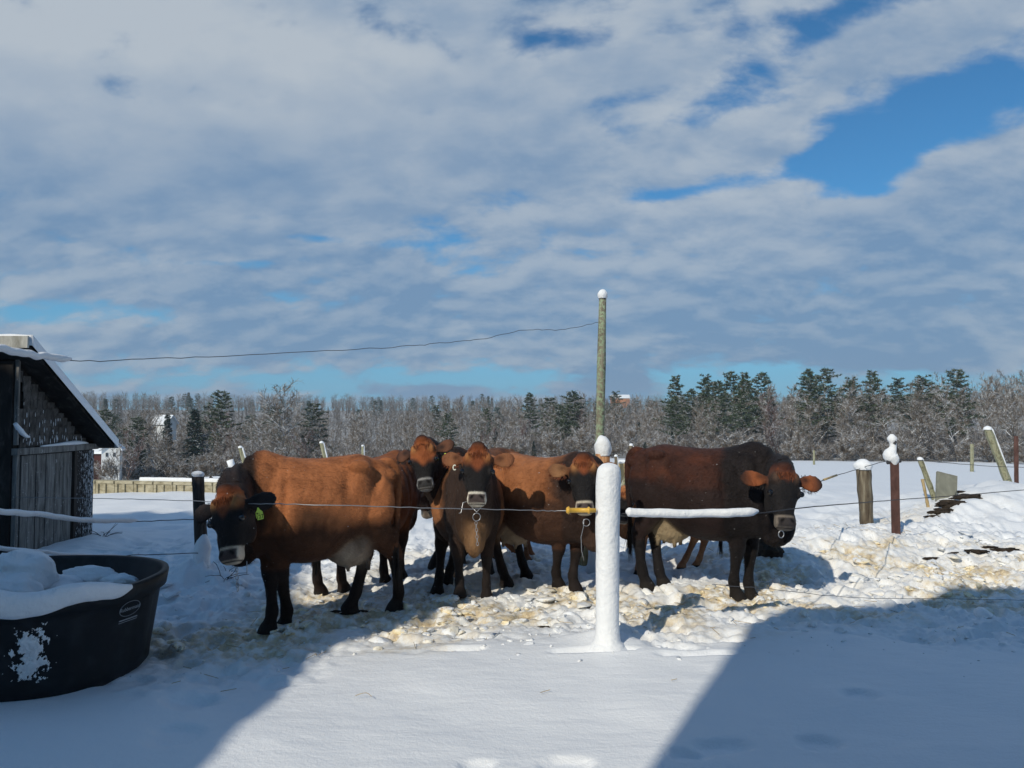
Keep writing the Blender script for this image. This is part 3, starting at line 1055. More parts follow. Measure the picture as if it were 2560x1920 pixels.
def f_coat(t, p):
    a = t.new('ShaderNodeAttribute', attribute_name='coat')
    co = oc(t)
    n = t.noise(t.scale(co, (22, 60, 40)), 3.0, 4, 0.65, 0.5)
    n2 = t.noise(co, 14, 4, 0.6)
    c = t.mix(1.0, a.outputs['Color'], ramp(t, n, [(0.30, (.86, .86, .86)), (0.70, (1.14, 1.13, 1.12))]), 'MULTIPLY')
    big_ = t.noise(t.scale(co, (3.0, 5.0, 2.2)), 1.4, 5, .6, .8)
    c = t.mix(1.0, c, ramp(t, big_, [(0.32, (.62, .58, .56)), (0.55, (1.0, 1.0, 1.0)), (0.75, (1.18, 1.14, 1.10))]), 'MULTIPLY')
    # dried mud and snow crumbs here and there
    c = t.mix(t.mul(t.step(t.noise(co, 46, 2, .5), .755, .775), .7), c, (.62, .63, .65))
    t.put(p.inputs['Base Color'], c)
    t.put(p.inputs['Normal'], t.bump(t.add(n, t.mul(n2, .6), t.mul(t.noise(t.scale(co, (6, 16, 9)), 2.2, 5, .62, 1.2), 2.2)), 0.55, 0.012))


M_coat = mat("cow_coat", f_coat, rough=0.6, spec=0.14)
M_coat.node_tree.nodes['Principled BSDF'].inputs['Sheen Weight'].default_value = 0.02
M_eye = mat("eye_wet", None, (0.006, 0.005, 0.005), 0.04, 0.8)
M_fore = mat("red_hair", None, (0.17, 0.050, 0.020), 0.6, 0.2)
M_hairdark = mat("dark_hair", None, (0.014, 0.011, 0.010), 0.55, 0.3)
M_tag = mat("yellow_green_tag", None, (0.62, 0.80, 0.10), 0.45, 0.4)
M_ink = mat("black_ink", None, (0.02, 0.03, 0.01), 0.6, 0.2)
M_white = mat("white_plastic", None, (0.75, 0.75, 0.62), 0.5, 0.3)


def P2(px, py):
    g_ = gp(px, py)
    return (g_.x, g_.y)


def chain_extra(style=0):
    def fn(root_o, H, Mi, Mw, s):
        # neck chain hanging under the chin: a ring and a few links
        c0 = Mw @ (H @ Vector((.50, 0, -.06)))
        mb_ = MB()
        def ringm(c, r, rot, wr=.0035, sy=1.0):
            q = Matrix.Rotation(rot, 3, 'Z')
            pts = [Vector(c) + q @ Vector((r * math.cos(a), 0, r * sy * math.sin(a))) for a in np.linspace(0, 2 * math.pi, 17)]
            mb_.tube([Mi @ p_ for p_ in pts], wr / s, 6, cap=False)
        if style == 0:
            mb_.tube([Mi @ (c0 + Vector((-.05, .02, .0))), Mi @ (c0 + Vector((0, -.01, -.045))), Mi @ (c0 + Vector((.05, .02, .005)))], .004 / s, 6)
            ringm(c0 + Vector((.0, -.015, -.085)), .032, .2)
            for i in range(7):
                ringm(c0 + Vector((.002 * i - .005, -.012, -.135 - .028 * i)), .0095, 1.4 * (i % 2), .0026, 1.6)
            # bent wire at the corner of the mouth
            mw = MB()
            m0 = Mw @ (H @ Vector((.46, -.085, -.06)))
            mw.tube([Mi @ m0, Mi @ (m0 + Vector((-.03, -.01, -.01))), Mi @ (m0 + Vector((-.045, -.015, -.09))), Mi @ (m0 + Vector((-.065, -.015, -.095)))], .0035 / s, 6)
            mw.build('bent_wire', M_chain, root_o, True)
        elif style == 1:
            for i in range(6):
                ringm(c0 + Vector((.035 + .002 * i, -.01, -.035 - .026 * i)), .010, 1.4 * (i % 2), .0028, 1.6)
            mb_.tube([Mi @ (c0 + Vector((.10, .0, .02))), Mi @ (c0 + Vector((.102, .0, -.07)))], .003 / s, 6)
        elif style == 2:
            ringm(c0 + Vector((.01, -.02, -.06)), .030, .1)
            mb_.tube([Mi @ (c0 + Vector(v_)) for v_ in ((-.01, -.02, -.03), (-.015, -.02, -.10), (-.035, -.02, -.18), (-.03, -.02, -.30), (-.01, -.01, -.38))], .0035 / s, 6)
        else:
            ringm(c0 + Vector((-.035, -.01, -.03)), .024, .2, .004, 1.2)
        mb_.build("neck_chain", M_chain if style else M_chain, root_o, True)
    return fn


def stud_extra(root_o, H, Mi, Mw, s):
    chain_extra(0)(root_o, H, Mi, Mw, s)
    b = MB()
    c0 = H @ Vector((.175, -.195, -.045))
    pts = []
    q = Mi.to_3x3()
    for a in np.linspace(.7, 5.6, 14):
        pts.append(c0 + q @ Vector((-.012 * math.cos(a) * -1, -.012, .020 * math.sin(a))))
    b.tube(pts, .006 / s, 6)
    b.build("ear_button", M_white, root_o, True)


BROWN = dict(body=(.25, .085, .026), dark=(.035, .019, .014))
HA = dict(poll=at(556, 1226, 5.25), muz=at(566, 1418, 5.12))
make_cow("dairy_cow", "large red-brown cow standing broadside at the left, head lowered, yellow tag in one ear",
         (-1.60, 6.02), -162, 1.0,
         dict(fl=P2(707, 1558), fr=P2(668, 1577), rl=P2(985, 1517), rr=P2(872, 1535)),
         HA['poll'], HA['muz'], (-.30, -1, .12),
         dict(BROWN, body=(.39, .145, .057), dark=(.018, .012, .010), fore=.34, foreamt=.98, bellyz=.86, gog=1.0, pollx=.15, ring=(.62, .52, .40), pelt=16000, tagrot=-14, ear=(.018, .014, .013), earin=(.03, .02, .018), uddercol=(.40, .32, .24)),  # bellyz and fore deepen the dark coat to paint in shade on this flank
         1.0, tagtext="127", tagear=1, ears=((.10, -.30), (.05, -.12)), extras=chain_extra(1), lx=.80, esc=1.08)
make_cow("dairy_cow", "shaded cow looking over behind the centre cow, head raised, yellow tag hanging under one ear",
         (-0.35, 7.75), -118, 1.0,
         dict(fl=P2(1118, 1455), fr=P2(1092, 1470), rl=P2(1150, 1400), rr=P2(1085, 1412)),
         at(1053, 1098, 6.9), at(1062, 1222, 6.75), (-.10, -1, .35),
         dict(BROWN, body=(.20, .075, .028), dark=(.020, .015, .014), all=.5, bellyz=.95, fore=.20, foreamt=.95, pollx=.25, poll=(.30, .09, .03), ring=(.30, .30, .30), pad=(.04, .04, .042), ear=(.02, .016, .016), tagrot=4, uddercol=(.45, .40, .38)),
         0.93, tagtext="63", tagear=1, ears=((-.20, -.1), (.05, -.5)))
make_cow("dairy_cow", "cow facing the viewer in the middle, white-rimmed muzzle, tan brisket, chain under its chin",
         (-0.42, 7.22), -81, 0.98,
         dict(fl=P2(1217, 1486), fr=P2(1150, 1490), rl=P2(1225, 1425), rr=P2(1140, 1432)),
         at(1195, 1116, 6.35), at(1191, 1262, 6.22), (.0, -1, .28),
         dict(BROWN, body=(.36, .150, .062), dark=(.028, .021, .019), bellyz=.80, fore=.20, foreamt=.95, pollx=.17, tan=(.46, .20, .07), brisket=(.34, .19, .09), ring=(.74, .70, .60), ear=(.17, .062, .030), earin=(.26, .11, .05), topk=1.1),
         0.98, ears=((-.02, -.08), (-.02, -.10)), extras=stud_extra)
make_cow("dairy_cow", "orange-brown cow just left of the snow-covered post, muzzle right behind the yellow gate handle",
         (0.30, 7.22), -43, 1.0,
         dict(fl=P2(1440, 1478), fr=P2(1398, 1470), rl=P2(1318, 1440), rr=P2(1268, 1462)),
         at(1458, 1142, 6.55), at(1462, 1283, 6.42), (-.10, -1, .2),
         dict(BROWN, body=(.35, .136, .054), dark=(.022, .016, .015), fore=.22, foreamt=.95, bellyz=1.0, pollx=.12, ring=(.52, .46, .36), brisket=(.11, .065, .045), ear=(.17, .07, .032), earin=(.30, .15, .07)),  # high bellyz paints the neighbouring cow's shadow into the dark lower coat
         0.98, ears=((-.02, -.10), (.02, -.05)), extras=chain_extra(2))
make_cow("dairy_cow", "very dark brown cow right of the white post with lowered black head and orange-haired ears",
         (1.80, 6.97), -34, 1.03,
         dict(fl=P2(1882, 1484), fr=P2(1845, 1487), rl=P2(1662, 1463), rr=P2(1620, 1470)),
         at(1966, 1166, 6.28), at(1971, 1336, 6.15), (.08, -1, .12),
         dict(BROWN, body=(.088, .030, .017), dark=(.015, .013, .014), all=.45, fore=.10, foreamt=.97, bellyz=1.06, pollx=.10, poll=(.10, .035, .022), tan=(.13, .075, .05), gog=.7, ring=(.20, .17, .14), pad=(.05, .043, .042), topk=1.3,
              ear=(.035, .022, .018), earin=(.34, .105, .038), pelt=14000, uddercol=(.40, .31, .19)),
         1.03, ears=((.04, -.12), (.04, -.10)), extras=chain_extra(3), lx=.90, esc=1.15)
make_cow("dairy_cow", "cow standing behind the left cow, only its shoulder hump and dark legs showing",
         (-1.37, 7.5), 63, 0.98,
         dict(fl=P2(965, 1440), fr=P2(1005, 1436), rl=P2(803, 1474), rr=P2(862, 1468)),
         at(1062, 1190, 8.7), at(1075, 1290, 8.8), (.2, 1, .2),
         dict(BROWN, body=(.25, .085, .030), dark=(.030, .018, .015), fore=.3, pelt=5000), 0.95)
make_cow("calf", "small tan calf between the white post and the dark cow, its face half hidden",
         (1.62, 8.05), 177, 0.70,
         dict(fl=P2(1600, 1424), fr=P2(1588, 1431), rl=P2(1738, 1418), rr=P2(1703, 1424)),
         at(1563, 1222, 7.75), at(1556, 1318, 7.62), (-.15, -1, .2),
         dict(BROWN, body=(.48, .23, .11), dark=(.34, .16, .08), cannon=1.1, fore=.5, foreamt=.3, bellyz=.5, udder=False, pollx=.12, poll=(.34, .13, .05), ear=(.24, .09, .035), earin=(.30, .12, .05), pelt=5000),
         0.70, group=None)
make_cow("calf", "reddish calf far behind, only a leg showing between the legs of two front cows",
         (-0.12, 9.0), 8, 0.66,
         dict(fl=P2(1330, 1384), fr=P2(1322, 1390), rl=P2(1240, 1384), rr=P2(1288, 1386)),
         at(1360, 1215, 8.9), at(1400, 1260, 8.8), (.3, -.2, 1),
         dict(BROWN, body=(.36, .14, .05), dark=(.26, .10, .04), cannon=1.1, fore=.5, foreamt=.3, bellyz=.5, udder=False, pelt=3000),
         0.62, group=None)

# ------------------------------------------------------------------ POSTS
def lumpy(mb_, pts, rads, n=16, seed=0, amp=.12, sub=4, flat=1.0):
    """a soft snow-like tube: smooth noise on the radius"""
    P = cr([(*p, r) for p, r in zip(pts, rads)], sub)
    rr = random.Random(seed)
    ph = [rr.uniform(0, 99) for _ in range(3)]
    pp = [Vector(q[:3]) for q in P]
    a = None
    vs, fs = [], []
    for i, p in enumerate(pp):
        t = (pp[min(i + 1, len(pp) - 1)] - pp[max(i - 1, 0)]).normalized()
        if a is None:
            a = t.cross(Vector((0, 1, 0.01)))
            if a.length < .1: a = t.cross(Vector((0, 0, 1)))
        a = (a - t * a.dot(t)).normalized()
        b = t.cross(a)
        for k in range(n):
            th = 2 * math.pi * k / n
            q = p + (a * math.cos(th) + b * math.sin(th)) * P[i][3]
            f = float(fbm(q.x * 9 + ph[0] + q.z * 5, q.y * 9 + q.z * 8 + ph[1], 3, 3)) - .5
            vs.append(p + (a * math.cos(th) + b * math.sin(th) * flat) * P[i][3] * (1 + f * amp * 3))
    for i in range(len(pp) - 1):
        for k in range(n):
            k2 = (k + 1) % n
            fs.append((i * n + k, i * n + k2, (i + 1) * n + k2, (i + 1) * n + k))
    fs.append(tuple(range(n))[::-1]); fs.append(tuple((len(pp) - 1) * n + k for k in range(n)))
    mb_.raw(vs, fs)


def wood_post(name, label, cat, base, top, r0, r1, m, cap=None, group=None, n=12, jit=.06, below=.1, sides=None):
    """base/top world points; the post is built upright-leaning between them; cap = (height, radius, peak)"""
    t = thing(name, base, label, cat, group)
    b, e = Vector((0, 0, 0)), Vector(top) - Vector(base)
    N = 9
    pts = [b - e.normalized() * below] + [b.lerp(e, i / (N - 1)) for i in range(N)]
    rr = random.Random(int(abs(base[0]) * 977) + 3)
    rads = [r0] + [r0 + (r1 - r0) * i / (N - 1) + rr.uniform(-.004, .004) for i in range(N)]
    mb_ = MB().tube(pts, rads, n, jit, int(abs(base[0]) * 100))
    mb_.build("shaft", m, t, n > 6)
    if cap:
        h, r, pk = cap
        c = MB()
        lumpy(c, [e + Vector((0, 0, -.02)), e + Vector((0, 0, h * .25)), e + Vector((0, 0, h * .6)), e + Vector((pk, 0, h * .9)), e + Vector((pk, 0, h))], [r * .95, r * 1.05, r * .86, r * .48, r * .12], 20, int(abs(base[0]) * 50), .17)
        c.build("snow_cap", M_snow, t, True)
    return t


def on(px, py):
    g_ = gp(px, py)
    z = gz(g_.x, g_.y)
    for _ in range(4):
        g_ = gp(px, py, z); z = gz(g_.x, g_.y)
    return Vector((g_.x, g_.y, z))


# the snow-plastered gate post in front
b0 = on(1519, 1592)
t = thing("gate_post", b0, "gate post completely plastered with white snow, standing in front of the cows", "post")
MB().tube([(0, 0, -.1), (0, 0, .6), (.01, 0, 1.17)], [.055, .052, .05], 12, .04).build("shaft", M_post, t, True)
c = MB()
top = at(1524, 1157, b0.y) - b0
lumpy(c, [(0, 0, -.05), (0, 0, .0), (0, 0, .06), (.0, 0, .35), (.004, 0, .7), (.006, 0, .95), (.010, 0, top.z - .16), (.014, 0, top.z - .05), (.014, 0, top.z - .012), (.014, 0, top.z)],
      [.16, .115, .086, .080, .082, .083, .086, .080, .050, .01], 40, 5, .036, 9)
c.build("snow_cover", M_snow, t, True)
# wood post behind with a tall snow cap
b1 = on(1494, 1440)
tp = at(1507, 1135, b1.y)
t = wood_post("fence_post", "split cedar post with a tall pointed snow cap, just behind the snow-covered gate post", "post", b1, tp, .085, .078, M_redwood, (.20, .088, -.012))
c = MB()
e = tp - b1
lumpy(c, [(-.035, -.05, .0), (-.02, -.055, .3), (-.01, -.055, .6), (.0, -.055, .85), (.0, -.05, .98)], [.09, .075, .07, .065, .02], 14, 8, .12, 5)
c.build("snow_crust", M_snow, t, True)
# pale leaning brace
bb = on(1460, 1408)
t = wood_post("wooden_brace", "pale split log leaning against the capped post from its left", "brace", bb, b1 + Vector((0.05, .06, .95)), .055, .045, M_tan, n=7, jit=.15)
# tall lichen pole
bt = Vector((b1.x + .03, b1.y + .30, gz(b1.x + .03, b1.y + .3)))
tt_ = at(1507, 742, bt.y)
t = wood_post("tall_pole", "tall thin lichen-covered pole rising above the treetops behind the capped post", "pole", bt, tt_, .055, .043, M_lichen, (.085, .052, .0), n=10)
# left post
bl_ = on(505, 1452)
t = wood_post("fence_post", "dark wet round post at the left beside the lowered cow head", "post", bl_, at(494, 1186, bl_.y), .062, .056, M_postdark, (.035, .062, 0), group=None)
c = MB(); lumpy(c, [(0, -.01, -.05), (0, -.01, .08), (.005, -.012, .18), (.01, -.015, .27)], [.085, .078, .070, .03], 18, 4, .16); c.build("snow_drift", M_snow, t, True)
# thick stump post right
br_ = on(2168, 1322)
t = wood_post("fence_post", "thick weathered stump-like post with a round snow cap, right of the dark cow", "post", br_, at(2158, 1170, br_.y), .082, .098, M_post, (.12, .105, 0), jit=.08)
# steel post
bs_ = on(2236, 1328)
ts_ = at(2236, 1156, bs_.y)
t = thing("steel_post", bs_, "thin rust-brown post with a snow-clotted insulator on top, right of the stump post", "post")
h_ = (ts_ - bs_).z
mb = MB().box((0, 0, h_ / 2 - .1), (.012, .085, h_ + .2)).box((.025, -.035, h_ / 2 - .1), (.05, .012, h_ + .2)).box((-.025, -.035, h_ / 2 - .1), (.05, .012, h_ + .2))
mb.build("shaft", M_rust, t)
c = MB(); lumpy(c, [(0, 0, h_ - .03), (0, 0, h_ + .03), (-.03, 0, h_ + .09), (.0, 0, h_ + .16), (.005, 0, h_ + .22), (-.005, 0, h_ + .28), (-.005, 0, h_ + .33)], [.04, .07, .075, .045, .04, .055, .015], 16, 21, .16)
c.build("snow_cap", M_snow, t, True)
mb = MB().tube([(-.08, -.02, h_ + .0), (.08, -.02, h_ + .02)], .022, 8).tube([(.0, -.03, h_ + .215), (.02, -.03, h_ + .25)], .02, 8)
mb.build("insulator", M_wired, t)
# leaning sticks / posts at right
for (nm, lab, p0, p1, d, r, m_, cap) in (
        ("leaning_post", "thin snow-edged post leaning left in front of the grey panel", (2337, 1250), (2300, 1148), 11.5, .040, M_greenpost, None),
        ("wooden_stake", "short tan wooden stake beside the thin leaning post", (2322, 1275), (2306, 1198), 11.0, .022, M_tan, None),
        ("leaning_post", "mossy square post leaning left with snow along its right edge, at the far right", (2512, 1185), (2469, 1073), 12.6, .062, M_greenpost, None),
        ("steel_post", "rust-brown post cut by the right-hand edge of the picture", (2541, 1192), (2540, 1090), 12.2, .036, M_rust, None),
        ("fence_post", "tiny distant post at the foot of the wood behind the stump post", (2035, 1142), (2035, 1126), 60, .09, M_greenpost, None),
        ("fence_post", "small distant post at the field edge left of the mossy leaning post", (2430, 1130), (2430, 1110), 42, .10, M_greenpost, None),
        ("leaning_post", "mossy post leaning left above the back of the left cow, farther of two", (614, 1168), (601, 1119), 19, .055, M_greenpost, None),
        ("leaning_post", "snow-plastered post leaning left, nearer of two above the left cow's neck", (592, 1205), (575, 1150), 15.8, .075, M_snow, None),
        ("leaning_post", "short green-grey post leaning left above the middle of the left cow's back", (814, 1150), (804, 1107), 20, .055, M_greenpost, None),
        ("fence_post", "thin upright grey post above the rump of the left cow", (907, 1150), (907, 1115), 20, .040, M_greenpost, None),
        ("wooden_post", "upright grey post with snowy edge between the white post and the dark cow", (1581, 1200), (1578, 1113), 13.5, .038, M_post, None),
        ("leaning_board", "grey rough board leaning right, left edge of the dark cow's rump", (1545, 1242), (1588, 1145), 12.5, .040, M_greenpost, None),
        ("short_post", "short snow-topped post sticking up behind the head of the white gate post", (1542, 1200), (1540, 1140), 13.0, .03, M_post, None)):
    a, e = at(*p0, d), at(*p1, d)
    g0 = gz(a.x, a.y)
    dirp = (e - a)
    basep = a - dirp * max(0.0, (a.z - g0) / max(.05, dirp.z)) if a.z > g0 else a
    basep.z = min(basep.z, gz(basep.x, basep.y))
    t = wood_post(nm, lab, "stake" if "stake" in nm else "board" if "board" in nm else "post", basep, e, r, r * .95, m_, n=6 if r < .07 else 8, jit=.06, below=.15)
    ev = e - basep
    if m_ in (M_greenpost, M_post) and d < 25:
        c = MB()
        off = Vector((r * .75, 0, r * .5)) if ev.x <= 0.02 else Vector((-r * .2, 0, r * .6))
        lumpy(c, [ev * .25 + off, ev * .6 + off, ev * .97 + off], [r * .35, r * .5, r * .45], 8, int(p0[0]), .1)
        lumpy(c, [ev + Vector((0, 0, -.01)), ev + Vector((0, 0, r * .5)), ev + Vector((0, 0, r * .9))], [r * 1.05, r * .9, r * .15], 10, int(p0[1]), .1)
        c.build("snow_edge", M_snow, t, True)

# grey panel half buried in the mound
pa = at(2366, 1232, 11.2)
t = thing("tilted_sheet", (pa.x, pa.y, gz(pa.x, pa.y)), "grey-green tilted panel half buried in the snow mound at right", "panel")
mb = MB().box((0, 0, .12), (.30, .04, .46), Matrix.Rotation(R(14), 3, 'Y') @ Matrix.Rotation(R(-18), 3, 'X'))
mb.build("board", M_galv, t)
# tan plywood and dark rail behind the gate
pa = at(1572, 1178, 13.2)
t = thing("plywood_panel", (pa.x, pa.y, gz(pa.x, pa.y)), "tan plywood side of a feeder with snow on top, seen behind the white post", "feeder")
zt = at(1572, 1158, 13.2).z - gz(pa.x, pa.y)
MB().box((.05, 0, zt / 2 + .12), (.62, .03, zt - .22)).build("side_board", M_tan, t)
c = MB(); lumpy(c, [(-.25, 0, zt + .02), (0, 0, zt + .03), (.35, 0, zt + .02)], [.03, .035, .03], 10, 3, .1); c.build("snow_cover", M_snow, t, True)
MB().box((.1, -.05, zt * .22), (1.3, .05, .06), Matrix.Rotation(R(-3), 3, 'Y')).build("rail", M_postdark, t)
for x in (-.2, .28):
    MB().box((x, .03, zt / 2 - .05), (.05, .05, zt + .1)).build("leg", M_post, t)

# ------------------------------------------------------------------ WIRES
def wire(name, label, pts, r, m_, cat="wire", snow=None, jit=.004, sub=8, extra=None):
    P = cr([tuple(p) for p in pts], sub)
    rr = random.Random(len(pts) * 31 + int(abs(pts[0][0]) * 10))
    P = [Vector(p) + Vector((0, 0, rr.uniform(-jit, jit))) for p in P]
    t = thing(name, P[0], label, cat)
    P = [p - P[0] for p in P]
    MB().tube(P, r, 5).build("strand", m_, t, True)
    if snow:
        for (i0, i1, rs_) in snow:
            n_ = len(P)
            seg = [P[i] + Vector((0, 0, rs_ * .5)) for i in range(int(i0 * (n_ - 1)), int(i1 * (n_ - 1)) + 1)]
            c = MB()
            rads = [rs_ * (.35 if k in (0, len(seg) - 1) else 1) for k in range(len(seg))]
            lumpy(c, seg, rads, 12, int(i1 * 100), .10, 4)
            c.build("snow_sleeve", M_snow, t, True)
    if extra: extra(t, P)
    return t


wire("overhead_wire", "long thin wire running from the shed corner up to the tall pole",
     [at(-60, 860, 4.2), at(60, 888, 4.5), at(200, 902, 4.9), at(420, 896, 5.5), at(700, 884, 6.2), at(980, 868, 6.9), at(1100, 858, 7.2), at(1200, 848, 7.4), at(1310, 825, 7.7), at(1400, 824, 7.85), at(1496, 806, bt.y)],
     .0030, M_greywire, snow=[(0, .19, .022)], jit=.006)
hz0 = b0.y - .02


def handle_extra(t, P):
    e = P[-1]
    for nm, pts, rads in (("grip", [(-.205, 0, 0), (-.20, 0, 0), (-.185, 0, 0), (-.18, 0, 0), (-.06, 0, 0), (-.055, 0, 0), (-.045, 0, 0), (-.04, 0, 0), (0, 0, 0)], [.013, .021, .028, .017, .016, .024, .024, .016, .014]),):
        MB().tube([e + Vector(p) for p in pts], rads, 12).build("grip", M_yellow, t, True)


pe = at(1490, 1276, b0.y - .05)
wire("gate_wire", "electric gate wire across the cows ending in a yellow plastic handle at the snow-covered post",
     [Vector((-5.5, 8.45, at(70, 1243, 8.45).z)), at(300, 1247, 7.2), at(500, 1253, 6.0), at(620, 1259, 5.25), at(760, 1261, 4.95), at(1000, 1268, 5.0), at(1180, 1272, 5.15), at(1330, 1276, 5.3), at(1395, 1277, 5.35), pe],
     .0032, M_wire, "gate wire", jit=.003, extra=handle_extra)
wire("snowy_wire", "snow-sleeved wire sagging from the left edge towards the dark post",
     [at(-60, 1278, 4.6), at(100, 1290, 5.2), at(235, 1305, 5.9), at(360, 1303, 6.6), Vector((bl_.x, bl_.y - .06, at(497, 1296, bl_.y).z))], .004, M_wired, snow=[(0, .72, .020)])
wire("snowy_wire", "lowest snow-sleeved wire behind the black tank",
     [at(-60, 1368, 5.4), at(100, 1382, 5.9), at(240, 1392, 6.5), at(380, 1386, 7.0), Vector((bl_.x, bl_.y - .06, at(500, 1380, bl_.y).z))], .004, M_wired, snow=[(0, .6, .016)])
wire("snowy_wire", "wire right of the white post carrying a thick straight sausage of snow",
     [at(1548, 1283, b0.y), at(1600, 1287, b0.y + .02), at(1750, 1289, b0.y + .08), at(1895, 1283, b0.y + .15), at(2000, 1270, 5.9), at(2150, 1257, 6.8), at(2236, 1250, 8.2), at(2400, 1238, 8.6), at(2620, 1220, 9.2)],
     .0045, M_wired, snow=[(.07, .385, .030)], jit=.0015)
wire("fence_wire", "upper dark wire running from the dark cow to the stump and rust-brown posts",
     [at(2000, 1225, 7.2), at(2070, 1196, 8.0), at(2150, 1171, br_.y - .06), at(2236, 1150, bs_.y - .05), at(2330, 1154, 9.8), at(2470, 1165, 12.0), at(2640, 1170, 12.5)], .0045, M_wired,
     extra=lambda t, P: MB().tube([P[7] + Vector((0, 0, 0)), P[10]], .012, 8).build("insulator", M_tan, t, True))
wire("fence_wire", "low thin dark wire just above the trodden snow at right",
     [at(1780, 1462, 5.9), at(1900, 1470, 5.9), at(2110, 1492, 5.8), at(2300, 1496, 5.9), at(2600, 1500, 6.0)], .0020, M_greywire)

# ------------------------------------------------------------------ STOCK TANK
tc = Vector((-3.12, 4.90, 0)); tc.z = gz(-3.0, 4.7) + .0
tank = thing("water_tank", tc, "black rubber stock tank at lower left with snow heaped on its rim", "tank")


def M_rub_f(t, p):
    co = oc(t)
    n = t.noise(co, 6, 5, 0.6)
    t.put(p.inputs['Base Color'], t.mix(t.step(n, .45, .7), (.009, .010, .012), (.021, .023, .027)))
    t.put(p.inputs['Normal'], t.bump(t.noise(co, 120, 3, .6), .15, .004))


M_rub = mat("black_rubber", M_rub_f, rough=0.55, spec=0.3)


def ell(z, rx, ry, n=96, ribs=0.0):
    out = []
    for k in range(n):
        a = 2 * math.pi * k / n
        rb = ribs * (1 if (k % 12) in (0, 1) else 0)
        c_, s_ = math.cos(a), math.sin(a)
        out.append(Vector((math.copysign(abs(c_) ** .87, c_) * (rx + rb), math.copysign(abs(s_) ** .87, s_) * (ry + rb), z)))
    return out


Ht = .60
prof = [(0.0, .70, .64, 0), (.03, .725, .665, 0), (.10, .732, .672, .014), (.47, .785, .722, .014), (.475, .792, .727, .014), (.50, .80, .735, 0), (.502, .822, .757, 0), (.585, .836, .771, 0), (.60, .832, .766, 0), (.60, .80, .735, 0), (.585, .785, .72, 0), (.42, .76, .695, 0), (.42, .30, .28, 0)]
rings_ = [ell(*p[:3], 96, p[3]) for p in prof]
mb = MB(); n = 96
mb.raw([p for r in rings_ for p in r], [(i * n + k, i * n + (k + 1) % n, (i + 1) * n + (k + 1) % n, (i + 1) * n + k) for i in range(len(rings_) - 1) for k in range(n)] + [tuple((len(rings_) - 1) * n + k for k in range(n)), tuple(range(n))[::-1]])
o = mb.build("tank_wall", M_rub, tank, True)
# rim clip at the right
# snow along the near rim
c = MB()
arc = []
for i in range(15):
    a = R(-118 + i * 7.2)
    arc.append((.845 * math.cos(a), .79 * math.sin(a), .600 + .018 * math.sin(i * 1.3)))
rd = [.085, .088, .09, .09, .086, .084, .080, .076, .072, .068, .064, .060, .055, .045, .015]
lumpy(c, arc, rd, 18, 12, .07, 6, .75)
c.build("rim_snow", M_snow, tank, True)
c = MB()
for (x, y, z, r, sd_, q) in ((-.30, .12, .52, .28, 1, (1, .9, .62)), (-.12, .16, .58, .22, 2, (1, .9, .7)), (-.05, .0, .50, .15, 3, (1, 1, .8)), (.15, .50, .50, .14, 4, (1.5, .5, .5)), (.38, .46, .47, .10, 5, (1.3, .55, .5)), (-.05, .35, .46, .16, 6, (1.4, 1, .5)), (0, 0, .42, .42, 8, (1.3, 1, .12))):
    v_, f_ = ICO[4]
    nn_ = fbm(v_[:, 0] * 3 + sd_ * 7, v_[:, 1] * 3 + v_[:, 2] * 2, 4, sd_)
    c.raw(v_ * (0.72 + .56 * nn_[:, None]) * r * np.array(q) + np.array((x, y, z)), f_)
c.build("heaped_snow", M_snow, tank, True)
# snow thrown against the side: a thin ragged crust on the wall
na, nz_ = 110, 110
AA, ZZ_ = np.meshgrid(np.linspace(-76, -40, na), np.linspace(.03, .49, nz_))
fall = np.exp(-((AA + 58) / 6.5) ** 2 * 0.9) * np.exp(-((ZZ_ - .29) / .17) ** 4)
th_ = fall * 1.25 + (fbm(AA * .55, ZZ_ * 34, 5, 6, .72) - .5) * 2.4 - .66
wv_ = .732 + (ZZ_ - .1) / .37 * .053 + .004 + np.clip(th_, 0, .7) * .022
ca_, sa_ = np.cos(np.radians(AA)), np.sin(np.radians(AA))
SX_ = np.sign(ca_) * np.abs(ca_) ** .87 * wv_; SYY = np.sign(sa_) * np.abs(sa_) ** .87 * (wv_ - .061)
ii = np.arange(na * nz_).reshape(nz_, na)
okq = (th_[:-1, :-1] > 0) & (th_[1:, 1:] > 0)
Qs = np.stack([ii[:-1, :-1], ii[:-1, 1:], ii[1:, 1:], ii[1:, :-1]], -1)[okq]
obj("snow_crust", fast_mesh("snow_crust", np.stack([SX_, SYY, ZZ_], -1).reshape(-1, 3), Qs), M_snow, tank, True)
# emblem on the wall: oval outline, lettering, underline
M_print = mat("pale_print", None, (.30, .32, .34), .6, .2)
lp = at(357, 1522, 4.28)
la = R(-13)
ca_, sa_ = math.cos(la), math.sin(la)
zl = .44
w_ = .732 + (zl - .1) / .37 * .053 + .020
cpt = Vector((math.copysign(abs(ca_) ** .87, ca_) * w_, math.copysign(abs(sa_) ** .87, sa_) * (w_ - .061), zl))
nrm = Vector((ca_, sa_ * 1.1, -.2)).normalized()
ux = Vector((0, 0, 1)).cross(nrm).normalized()
uz = nrm.cross(ux).normalized()
LM = Matrix((( ux.x, uz.x, nrm.x, cpt.x), (ux.y, uz.y, nrm.y, cpt.y), (ux.z, uz.z, nrm.z, cpt.z), (0, 0, 0, 1)))
mb = MB()
mb.tube([LM @ Vector((.085 * math.cos(a), .045 * math.sin(a) + .012, .002)) for a in np.linspace(0, 2 * math.pi, 33)], .0016, 5)
mb.box(LM @ Vector((0, -.052, .002)), (.15, .007, .002), LM.to_3x3()).box(LM @ Vector((0, -.066, .002)), (.15, .003, .002), LM.to_3x3())
